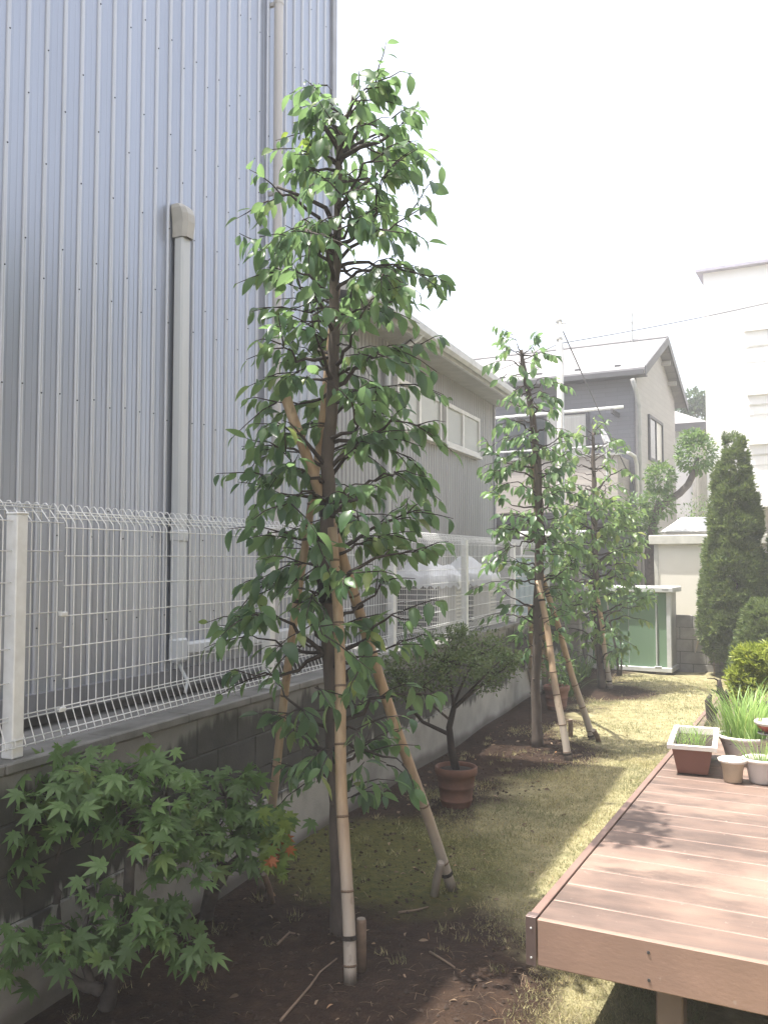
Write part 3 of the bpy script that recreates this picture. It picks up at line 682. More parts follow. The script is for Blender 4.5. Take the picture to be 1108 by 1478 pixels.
aircon(9.2, 'ivory outdoor air conditioner nearer the tall building, under a lumpy cover', 'crumpled white vinyl cover with two lumps over the nearer air conditioner', ((0.3, 0.5, .16, .16), (0.6, 0.45, .16, .13), (0.8, 0.6, .09, .07)), 3)
aircon(10.55, 'ivory outdoor air conditioner beside the second post, farther along the fence', 'crumpled white vinyl cover with one high mound over the farther air conditioner', ((0.45, 0.5, .17, .22), (0.7, 0.5, .12, .09)), 4)
random.seed(11)
# aqua sheet standing behind the fence end, grey block pier, white rail
aq = thing('corrugated_sheet', (-3.25, 13.0, 0.93), 'pale aqua corrugated plastic sheet standing behind the far end of the mesh fence', 'plastic sheet')
mb = MB(); a0 = at(738, 800, 13.6); ex = rot2(Vector((1, 0, 0)), R(10)); n = 26
for i in range(n+1):
    p = Vector((a0.x, a0.y, 0)) + ex*(0.0195*i) + Vector((0, 0.012*math.sin(i*math.pi/2), 0)); mb.v += [p+UZ*0.93, p+UZ*1.82, ]
mb.f = [[2*i, 2*i+2, 2*i+3, 2*i+1] for i in range(n)]
s_ = mb.build('sheet', 'aqua', aq); sol = s_.modifiers.new('thickness', 'SOLIDIFY'); sol.thickness = 0.004
MB().tube([Vector((a0.x-0.02, a0.y-0.02, 1.84)), Vector((a0.x, a0.y-0.02, 1.84))+ex*0.52], 0.014, 8).build('top_rail', 'white', aq)
pr_ = thing('block_pier', (-2.66, 14.0, 0), 'rough grey concrete block pier behind the second slender tree', 'pier')
c0 = at(800, 900, 13.9); e1 = rot2(Vector((1, 0, 0)), R(-6)); e2 = rot2(Vector((0, 1, 0)), R(-6))
for c in range(9):
    for k in range(2):
        MB().cbox(Vector((c0.x, c0.y, 0)), (e1, e2, UZ), (-0.4+k*0.4+0.003, 0.0+k*0.4-0.003), (0, 0.15), (c*0.195+0.002, c*0.195+0.192), 0.006).build('block', 'block', pr_)
MB().fbox(Vector((c0.x, c0.y, 0)), (e1, e2, UZ), (-0.39, 0.39), (0.01, 0.14), (0, 1.75)).build('mortar', 'mortar', pr_)

# ================================================================== DECK
DZ = 0.54; DA = R(4.7); dd = rot2(Vector((0, 1, 0)), -DA); db = rot2(Vector((1, 0, 0)), -DA)
DC = hit(760, 1325, DZ); DO = Vector((DC.x, DC.y, 0)); dax = (db, dd, UZ)
dk = thing('wood_deck', DO, 'raised reddish brown plank deck with broad fascia at the right of the lawn', 'deck')
DW = 3.3; NBD = 29; PB = 0.19
bo = MB().cbox(Vector(), dax, (0.034, DW), (0.0, PB-0.012), (-0.03, 0), 0.0025).build('deck_board', 'deck', dk, origin=(0, 0, 0)); bo.location = UZ*DZ+dd*0.025
jo = MB().fbox(Vector(), dax, (0.036, DW), (PB-0.0135, PB+0.0015), (-0.03, -0.0025)).build('joint_strip', 'joint', dk, origin=(0, 0, 0)); jo.location = UZ*DZ+dd*0.025
for k in range(1, NBD):
    piece('deck_board', bo.data, dk, UZ*(DZ+U(-.001, .0005))+dd*(0.025+k*PB)); piece('joint_strip', jo.data, dk, UZ*DZ+dd*(0.025+k*PB))
DL = NBD*PB+0.03
ff = MB().cbox(DO, dax, (0.036, DW), (0.0, 0.022), (DZ-0.158, DZ+0.004), 0.004).build('front_fascia', 'fascia', dk)
sb_ = MB(); 
for (s, z) in ((0.42, .035), (0.42, .125), (1.5, .035), (1.5, .125), (2.6, .035), (2.6, .125)):
    c = DO+db*s+UZ*(DZ-z); sb_.tube([c+dd*0.001, c-dd*0.003], [0.006, 0.005], 8)
sb_.build('fascia_screws', 'screw', ff)['kind'] = 'stuff'
MB().cbox(DO, dax, (0.0, 0.022), (0.036, DL), (DZ-0.158, DZ-0.002), 0.003).build('side_fascia', 'fascia', dk)
MB().cbox(DO, dax, (0.0, 0.032), (0.030, DL), (DZ-0.0015, DZ+0.007), 0.002).build('edge_trim', 'decktrim', dk)
ct = MB(); ct.cbox(DO, dax, (-0.004, 0.034), (-0.004, 0.002), (DZ-0.160, DZ+0.009), 0.0015); ct.cbox(DO, dax, (-0.005, 0.0), (0.002, 0.036), (DZ-0.160, DZ+0.009), 0.0015); ct.cbox(DO, dax, (-0.002, 0.036), (0.002, 0.034), (DZ+0.0075, DZ+0.011), 0.001)
cto = ct.build('corner_trim', 'cornertrim', dk)
mb = MB()
for z in (0.03, 0.132): c = DO+db*0.016+UZ*(DZ-z)-dd*0.003; mb.tube([c, c-dd*0.004], [0.004, 0.003], 8)
mb.build('trim_screws', 'lgrey', cto)['kind'] = 'stuff'
for s in (0.42, 1.75, 3.1):
    for v in (0.11, 1.6, 3.1, 4.6): MB().cbox(DO, dax, (s, s+0.09), (v, v+0.09), (0.0, DZ-0.09), 0.006).build('deck_post', 'deckpost', dk)
for v in (0.115, 1.605, 3.105, 4.605): MB().fbox(DO, dax, (0.06, DW-0.05), (v, v+0.07), (DZ-0.09, DZ-0.032)).build('bearer', 'deckpost', dk)

# ------------------------------------------------------------------ the house the deck belongs to (right of the frame)
oh = thing('deck_house', DO+db*3.4, 'beige house with glazed doors standing along the right side of the deck', 'house')
MB().fbox(DO, dax, (3.36, 9.0), (-6.5, 7.5), (0, 5.6)).build('wall', 'hbeige2', oh)
vs = [DO+db*a+dd*b+UZ*z for (a, b, z) in ((2.75, -7.0, 5.6), (9.6, -7.0, 5.6), (9.6, 8.0, 5.6), (2.75, 8.0, 5.6), (5.6, -4.2, 7.2), (6.8, -4.2, 7.2), (6.8, 5.2, 7.2), (5.6, 5.2, 7.2))]
MB().hull(vs, [[0, 1, 2, 3], [4, 5, 6, 7], [0, 1, 5, 4], [1, 2, 6, 5], [2, 3, 7, 6], [3, 0, 4, 7]]).build('roof', 'hroof', oh)
for (v0, v1, z0, z1) in ((0.3, 2.9, 0.6, 2.6), (3.6, 5.4, 0.6, 2.6), (0.5, 2.2, 3.6, 4.8), (3.6, 5.3, 3.6, 4.8), (-3.6, -1.2, 0.6, 2.6)):
    w_ = MB(); e = (3.30, 3.37)
    w_.fbox(DO, dax, e, (v0, v1), (z1-.06, z1)); w_.fbox(DO, dax, e, (v0, v1), (z0, z0+.06))
    for q in (v0, (v0+v1)/2-.03, v1-.06): w_.fbox(DO, dax, e, (q, q+.06), (z0+.06, z1-.06))
    wo = w_.build('window', 'hdark', oh)
    for (a, b_) in ((v0+.06, (v0+v1)/2-.03), ((v0+v1)/2+.03, v1-.06)): MB().fbox(DO, dax, (3.335, 3.345), (a, b_), (z0+.06, z1-.06)).build('pane', 'glass', wo)

# ================================================================== GREEN STORAGE, FAR WALL, CREAM SHED
HA = R(5.9); hd = rot2(Vector((0, 1, 0)), -HA); hb = rot2(Vector((1, 0, 0)), -HA); hax = (hb, hd, UZ)
SG = hit(969, 974); SO = Vector((SG.x, SG.y, 0)); sw, sdp, shh = 1.32, 0.62, 1.36
gs = thing('storage_shed', SO, 'small green steel storage cabinet with pale grey frame at the end of the lawn', 'storage shed')
MB().fbox(SO, hax, (-sw+0.03, -0.03), (0.06, sdp), (0.06, shh-0.08)).build('side_panel', 'mgrey', gs)
mb = MB()
for a in (-sw, -0.07): mb.cbox(SO, hax, (a, a+0.07), (0.0, 0.07), (0.06, shh-0.07), 0.006)
mb.build('door_frame', 'lgrey', gs)
MB().cbox(SO, hax, (-sw-0.01, 0.01), (-0.015, sdp), (0.03, 0.10), 0.006).build('base_rail', 'lgrey', gs)
rfo = MB().cbox(SO, hax, (-sw-0.03, 0.05), (-0.06, sdp+0.05), (shh-0.085, shh), 0.012).build('roof', 'lgrey', gs)
MB().fbox(SO, hax, (-0.12, -0.02), (-0.0625, -0.0585), (shh-0.05, shh-0.03)).build('name_plate', 'flash', rfo)
for (a, b, dz) in ((-sw+0.07, -0.64, 0.045), (-0.66, -0.215, 0.03), (-0.205, -0.07, 0.038)):
    d_ = MB().cbox(SO, hax, (a, b), (dz, dz+0.02), (0.10, shh-0.085), 0.004).build('door', 'green', gs)
    if b < -0.1: MB().cbox(SO, hax, (b-0.025, b-0.005), (dz-0.012, dz), (0.13, shh-0.11), 0.003).build('handle_strip', 'lgrey', d_)
MB().cbox(SO, hax, (-0.26, -0.15), (-0.02, 0.02), (0.105, 0.12), 0.004).build('door_guide', 'lgrey', gs)
for a in (-sw+0.1, -0.25):
    MB().cbox(SO, hax, (a, a+0.15), (0.05, 0.5), (-0.02, 0.03), 0.004).build('foundation_block', 'block', gs)
FW = hit(1000, 969); FO = Vector((FW.x, FW.y, 0))
fw = thing('block_wall', FO, 'grey concrete block wall behind the green storage cabinet and conifer', 'wall')
for c in range(5):
    for k in range(-5, 9):
        o0 = k*0.4+(0.2 if c % 2 else 0)
        MB().cbox(FO, hax, (o0+0.004, o0+0.396), (U(0, .003), 0.12), (c*0.195-0.08+0.004, c*0.195-0.08+0.191), 0.006).build('block', 'block', fw)
MB().fbox(FO, hax, (-1.9, 3.55), (0.006, 0.114), (-0.1, 0.88)).build('mortar', 'mortar', fw)
C0 = at(946, 890, 15.6); CO = Vector((C0.x, C0.y, 0))
cs = thing('cream_shed', CO, 'cream panel shed with projecting flat cap behind the grey block wall', 'shed')
MB().fbox(CO, hax, (0, 1.9), (0, 1.4), (0, 2.06)).build('panel_wall', 'cream', cs)
for a in (0.0, 0.95, 1.84): MB().cbox(CO, hax, (a-0.012, a+0.06), (-0.018, 0.03), (0, 2.06), 0.004).build('panel_post', 'creamcap', cs)
MB().cbox(CO, hax, (-0.09, 1.99), (-0.09, 1.5), (2.055, 2.22), 0.012).build('roof_cap', 'creamcap', cs)
W0 = at(952, 770, 17.2)
wr = MB(); O = Vector((W0.x, W0.y, 0))
vs = [O+hb*a+hd*b+UZ*z for (a, b, z) in ((0, 0, 2.33), (1.5, 0, 2.33), (1.5, 1.2, 2.33), (0, 1.2, 2.33), (0.35, .35, 2.62), (1.15, .35, 2.62), (1.15, .85, 2.62), (.35, .85, 2.62))]
wr.hull(vs, [[0, 1, 2, 3], [4, 5, 6, 7], [0, 1, 5, 4], [1, 2, 6, 5], [2, 3, 7, 6], [3, 0, 4, 7]])
wsh = thing('white_outbuilding', O, 'small white outbuilding with pale hipped top peeping over the cream shed', 'outbuilding')
wr.build('roof', 'stucco', wsh); MB().fbox(O, hax, (0.1, 1.4), (0.1, 1.1), (0, 2.33)).build('wall', 'stucco', wsh)

# ================================================================== GREY TWO STOREY HOUSE
HC = at(920, 700, 18.0); HO = Vector((HC.x, HC.y, 0)); HE = 5.75; HG = 4.3; HW = 7.0
hs = thing('grey_house', HO, 'grey two-storey house with balcony and pitched slate roof behind the trees', 'house')
L = -hb; rise = 1.0
MB().fbox(HO, (L, hd, UZ), (0.03, HW), (0, 0.06), (0, HE)).build('front_wall', 'hgrey', hs)
gw = MB(); vs = []
for a in (0.0, 0.06):
    for (v, z) in ((0, 0), (HG, 0), (HG, HE), (HG/2, HE+rise), (0, HE)): vs.append(HO+L*a+hd*v+UZ*z)
gw.hull(vs, [[0, 1, 2, 3, 4], [5, 6, 7, 8, 9], [0, 1, 6, 5], [1, 2, 7, 6], [2, 3, 8, 7], [3, 4, 9, 8], [4, 0, 5, 9]])
gw.build('gable_wall', 'hbeige', hs)
MB().fbox(HO, (L, hd, UZ), (0.07, HW), (0.07, HG), (0, HE-0.05)).build('inner_wall', 'hbeige', hs)
sl = rise/(HG/2); ov = 0.34
rfm = MB()
for sgn in (0, 1):
    v0 = -ov if not sgn else HG+ov; z0 = HE-sl*ov
    vs = [HO+L*a+hd*v+UZ*z for a in (-0.24, HW) for (v, z) in ((v0, z0+0.03), (HG/2, HE+rise+0.03), (HG/2, HE+rise+0.11), (v0, z0+0.11))]
    rfm.hull(vs, [[0, 1, 2, 3], [4, 5, 6, 7], [0, 1, 5, 4], [1, 2, 6, 5], [2, 3, 7, 6], [3, 0, 4, 7]])
hr = rfm.build('roof', 'hroof', hs)
bg_ = MB()
for sgn in (0, 1):
    v0 = -ov if not sgn else HG+ov
    vs = [HO+L*a+hd*v+UZ*z for a in (-0.275, -0.242) for (v, z) in ((v0, HE-sl*ov-0.06), (HG/2, HE+rise-0.06), (HG/2, HE+rise+0.135), (v0, HE-sl*ov+0.135))]
    bg_.hull(vs, [[0, 1, 2, 3], [4, 5, 6, 7], [0, 1, 5, 4], [1, 2, 6, 5], [2, 3, 7, 6], [3, 0, 4, 7]])
bg_.build('barge_board', 'hdark', hr)
MB().tube([HO-L*0.26+hd*(HG/2)+UZ*(HE+rise+0.12), HO+L*HW+hd*(HG/2)+UZ*(HE+rise+0.12)], 0.05, 8).build('ridge', 'hroof', hr)
MB().fbox(HO, (L, hd, UZ), (-0.23, HW), (-ov-0.10, -ov), (HE-sl*ov-0.05, HE-sl*ov+0.05)).build('gutter', 'hdark', hr)
MB().fbox(HO, (L, hd, UZ), (-0.23, HW), (-ov, 0.0), (HE-sl*ov-0.03, HE-sl*ov-0.01)).build('soffit', 'hdark', hr)
for k in range(6):
    MB().fbox(HO, (L, hd, UZ), (0.3+k*0.85, 0.42+k*0.85), (-0.12, -0.05), (HE-0.02+0.06, HE+0.10)).build('snow_stop', 'hdark', hr)
for f in (0.25, 0.6):
    MB().fbox(HO, (L, hd, UZ), (-0.20, 0.0), (HG/2+f*HG/2, HG/2+f*HG/2+0.07), (HE+rise*(1-f)-0.16, HE+rise*(1-f)-0.06)).build('gable_bracket', 'hbeige', hr)
dpp = MB().tube([HO-L*0.02+hd*(-0.45)+UZ*(HE-0.3), HO-L*0.05+hd*(-0.30)+UZ*(HE-0.5), HO-L*0.06+hd*(-0.06)+UZ*(HE-0.8), HO-L*0.06+hd*(-0.06)], 0.045, 10).build('downpipe', 'mgrey', hs, True)
dpq = MB().tube([HO-L*0.02+hd*(-0.9)+UZ*3.9, HO-L*0.02+hd*(-0.35)+UZ*3.88, HO-L*0.04+hd*(-0.25)+UZ*3.7, HO-L*0.04+hd*(-0.22)], 0.04, 10).build('downpipe', 'stucco2', hs, True)
# gable window
def win(parent, O, ax, u0, u1, z0, z1, mat, frame_, panes, f=0.06):
    fr = MB(); e = (-0.05, 0.02)
    fr.fbox(O, ax, (u0, u1), e, (z1-f, z1)); fr.fbox(O, ax, (u0, u1), e, (z0, z0+f)); fr.fbox(O, ax, (u0, u0+f), e, (z0+f, z1-f)); fr.fbox(O, ax, (u1-f, u1), e, (z0+f, z1-f))
    n = len(panes); w = (u1-u0-2*f)/n
    for k in range(1, n): fr.fbox(O, ax, (u0+f+k*w-0.025, u0+f+k*w+0.025), (-0.04, 0.02), (z0+f, z1-f))
    o = fr.build('window', frame_, parent)
    for k in range(n): MB().fbox(O, ax, (u0+f+k*w+(0.025 if k else 0), u0+f+(k+1)*w-(0.025 if k < n-1 else 0)), (-0.025+0.008*(k % 2), -0.017+0.008*(k % 2)), (z0+f, z1-f)).build('pane', panes[k], o)
    return o
win(hs, HO, (hd, L, UZ), 1.05, 2.55, 3.95, 4.95, None, 'hdark', ['glass', 'curtain'])
win(hs, HO, (L, hd, UZ), 1.0, 2.9, 3.35, 4.95, None, 'hdark', ['curtain', 'glass'])
win(hs, HO, (L, hd, UZ), 3.3, 4.9, 3.35, 4.95, None, 'hdark', ['glass', 'glass'])
# balcony
BD = 1.0
bal = MB().fbox(HO, (L, hd, UZ), (0.25, HW), (-BD, -BD+0.08), (2.75, 3.85)).build('balcony_front', 'hbalc', hs)
MB().fbox(HO, (L, hd, UZ), (0.17, 0.25), (-BD, 0.0), (2.75, 3.85)).build('balcony_side', 'hbalc', hs)
MB().fbox(HO, (L, hd, UZ), (0.25, HW), (-BD+0.08, 0.0), (2.68, 2.78)).build('balcony_floor', 'hgrey', hs)
MB().fbox(HO, (L, hd, UZ), (0.12, HW), (-BD-0.05, -BD+0.13), (3.85, 3.90)).build('balcony_coping', 'mgrey', bal)
MB().tube([HO+L*0.3-hd*(BD-0.04)+UZ*4.05, HO+L*HW-hd*(BD-0.04)+UZ*4.05], 0.02, 8).build('hand_rail', 'lgrey', bal)
MB().fbox(HO, (L, hd, UZ), (0.25, HW), (-BD+0.06, -BD+0.3), (2.52, 2.68)).build('beam', 'hdark', bal)
# laundry pole + bracket
lp = thing('laundry_pole', HO+L*1.5-hd*0.55, 'white horizontal laundry pole across the balcony of the grey house', 'pole')
MB().tube([HO+L*0.15-hd*0.55+UZ*4.88, HO+L*3.0-hd*0.55+UZ*4.86], 0.032, 8).build('rod', 'white', lp, True)
for s in (0.35, 2.4): MB().fbox(HO, (L, hd, UZ), (s, s+0.05), (-0.6, 0.0), (4.76, 4.845)).build('bracket', 'hdark', lp)
dp_ = at(875, 634, 16.85); ds = thing('satellite_dish', dp_, 'white satellite dish on the balcony rail of the grey house', 'satellite dish')
mb = MB(); q = Matrix.Rotation(R(68), 3, 'Y') @ Matrix.Rotation(R(6), 3, 'X'); qz = Matrix.Rotation(R(2), 3, 'Z')
for (r, z) in ((0.001, 0.07), (0.08, 0.064), (0.16, 0.04), (0.235, 0.0)):
    for k in range(20): a = 2*math.pi*k/20; mb.v.append(dp_ + qz @ (q @ Vector((r*math.cos(a), r*1.08*math.sin(a), -z))))
for i in range(3):
    for k in range(20): a = i*20+k; b = i*20+(k+1) % 20; mb.f.append([a, b, b+20, a+20])
d_ = mb.build('dish', 'stucco', ds, True); d_.modifiers.new('t', 'SOLIDIFY').thickness = 0.008
MB().tube([dp_+Vector((0, .02, -.02)), dp_+Vector((-0.02, .1, -.15)), dp_+Vector((-0.02, .12, -.75))], 0.02, 8).build('mast', 'lgrey', ds)
nv = qz @ (q @ Vector((0, 0, 1))); MB().tube([dp_+Vector((0, 0, -.22)), dp_+nv*0.22+Vector((0, 0, -.12))], 0.012, 6).build('feed_arm', 'lgrey', ds)
an = at(913, 495, 20.1); ant = thing('tv_antenna', an, 'thin television antenna standing on the slate roof ridge of the grey house', 'antenna')
ap = at(912, 497, 20.1); MB().tube([Vector((ap.x, ap.y, HE+rise+0.05)), Vector((ap.x, ap.y, 7.55))], 0.016, 6).build('mast', 'mgrey', ant)
mb = MB()
for (zz, l_) in ((7.5, .3), (7.3, .22)):
    mb.tube([Vector((ap.x, ap.y, zz))-hb*l_, Vector((ap.x, ap.y, zz))+hb*0.05], 0.01, 5)
    for k in range(4): c = Vector((ap.x, ap.y, zz))-hb*(l_*k/4); mb.tube([c-hd*0.14, c+hd*0.14], 0.006, 5)
mb.build('elements', 'mgrey', ant)
# white awning at the foot of the house
ao = at(778, 770, 16.2); AO = Vector((ao.x, ao.y, 0)); aw = thing('awning', AO, 'narrow white awning below the balcony of the grey house', 'awning')
aa = rot2(hb, R(-26)); ab = rot2(hd, R(-26))
MB().cbox(AO, (aa, ab, UZ), (-0.6, 0.62), (0, 0.9), (2.22, 2.32), 0.01).build('roof_panel', 'stucco', aw)
for s in (-0.55, 0.5): MB().fbox(AO, (aa, ab, UZ), (s, s+0.06), (0.05, 0.11), (0, 2.22)).build('post', 'mgrey', aw)

# ================================================================== SECOND HOUSE, WHITE BUILDING
H2 = at(975, 760, 25.0); HO2 = Vector((H2.x, H2.y, 0)); h2 = thing('white_house', HO2, 'white house with dark hipped eave between the grey house and the white building', 'house')
MB().fbox(HO2, hax, (-3.0, 0.55), (0, 5), (0, 5.55)).build('front_wall', 'stucco', h2)
MB().fbox(HO2, hax, (0.552, 0.62), (0.0, 5), (0, 5.55)).build('side_wall', 'stucco2', h2)
rr = MB(); vs = [HO2+hb*a+hd*b+UZ*z for (a, b, z) in ((-3.5, -.5, 5.55), (1.1, -.5, 5.55), (1.1, 5.5, 5.55), (-3.5, 5.5, 5.55), (-2.5, 2.5, 6.7), (-1.0, 2.5, 6.7))]
rr.hull(vs, [[0, 1, 2, 3], [0, 1, 5, 4], [1, 2, 5], [2, 3, 4, 5], [3, 0, 4]]); r2 = rr.build('roof', 'hroof', h2)
mb = MB(); mb.fbox(HO2, hax, (-3.52, 1.12), (-0.54, -0.48), (5.38, 5.6)); mb.fbox(HO2, hax, (1.06, 1.14), (-0.48, 5.5), (5.38, 5.6)); mb.build('eave_board', 'hdark', r2)
win(h2, HO2, (-hb, hd, UZ), 0.05, 1.2, 2.6, 4.3, None, 'mgrey', ['glass', 'curtain'])
MB().tube([HO2+hb*0.50-hd*0.06+UZ*5.2, HO2+hb*0.50-hd*0.06], 0.04, 8).build('downpipe', 'stucco2', h2)
WB = at(1020, 700, 21.0); WO = Vector((WB.x, WB.y, 0)); wb = thing('white_building', WO, 'large sunlit white building with recessed windows at the right edge', 'building')
zb_ = 1.82+70/1260*21.5; zr = 1.82+424/1260*20.6
MB().fbox(WO, hax, (0, 7), (0, 6), (zb_, zr)).build('wall', 'stucco', wb)
MB().fbox(WO, hax, (0.6, 7), (0.9, 6), (0, zb_)).build('lower_wall', 'stucco2', wb)
rfw = MB().fbox(WO, hax, (-0.15, 7.2), (-0.2, 6.2), (zr, zr+0.07)).build('roof_edge', 'mauve', wb)
for s in (1.45, 3.4): MB().fbox(WO, hax, (s, s+0.22), (0.1, 0.32), (0, zb_)).build('column', 'stucco', wb)
for (px0, py0, py1) in ((1075, 480, 524), (1080, 572, 600), (1083, 643, 672)):
    a = (at(px0, py0, 20.6)-WO).dot(hb); z1 = at(px0, py0, 20.6).z; z0 = at(px0, py1, 20.6).z
    for k in range(3):
        o0 = a+k*0.62
        w_ = MB(); w_.fbox(WO, hax, (o0, o0+0.5), (-0.012, -0.002), (z0, z1)); wo = w_.build('window', 'stucco', wb)
        MB().fbox(WO, hax, (o0-0.03, o0+0.53), (-0.10, -0.001), (z1, z1+0.06)).build('hood', 'stucco', wo)
        MB().fbox(WO, hax, (o0, o0+0.5), (-0.03, -0.012), ((z0+z1)/2-0.02, (z0+z1)/2+0.02)).build('rail', 'stucco2', wo)
        MB().fbox(WO, hax, (o0+0.52, o0+0.59), (-0.09, -0.001), (z0-0.05, z1)).build('mullion', 'stucco', wo)

# ================================================================== UTILITY POLE AND CABLES
pt = at(806, 448, 15.8); pb = Vector((pt.x, pt.y, 0))
up_ = thing('utility_pole', pb, 'slim pale service pole rising in front of the grey house', 'utility pole')
MB().tube([pb, pb+UZ*3, Vector(pt)], [0.06, 0.055, 0.045], 12).build('pole', 'poleconc', up_, True)
mb = MB()
for z in (pt.z-0.22, pt.z-0.55, 3.9, 2.6): mb.tube([pb+UZ*z, pb+UZ*(z+0.04)], 0.062, 12)
mb.build('steel_band', 'mgrey', up_)
MB().tube([pb+UZ*(pt.z-0.25)-hb*0.12, pb+UZ*(pt.z-0.25)+hb*0.16], 0.014, 6).build('cross_arm', 'mgrey', up_)
MB().tube([pb+Vector((.07, -.02, 0.2)), pb+Vector((.065, -.02, pt.z-0.6))], 0.016, 8).build('conduit', 'lgrey', up_)
def cable(name, pts, r, label):
    P_ = []
    for i in range(len(pts)-1):
        a, b = Vector(pts[i]), Vector(pts[i+1])
        for k in range(12):
            t = k/12; P_.append(a.lerp(b, t) - UZ*(0.035*(b-a).length*4*t*(1-t)*0.25))
    P_.append(Vector(pts[-1])); o = MB().tube(P_, r, 6).build(name, 'cable', sm=True, origin=pts[0]); tag(o, label, 'cable')
att = at(806, 496, 15.8)
cable('power_cable', [at(640, 560, 24), att, at(1240, 405, 19.0)], 0.009, 'dark overhead power cable from the service pole across the sky to the right')
cable('service_cable', [at(812, 478, 15.9), HO+L*(-0.02)-hd*0.5+UZ*3.3, HO-L*0.05-hd*0.12+UZ*2.2], 0.013, 'black service cable slanting down from the pole across the grey house')

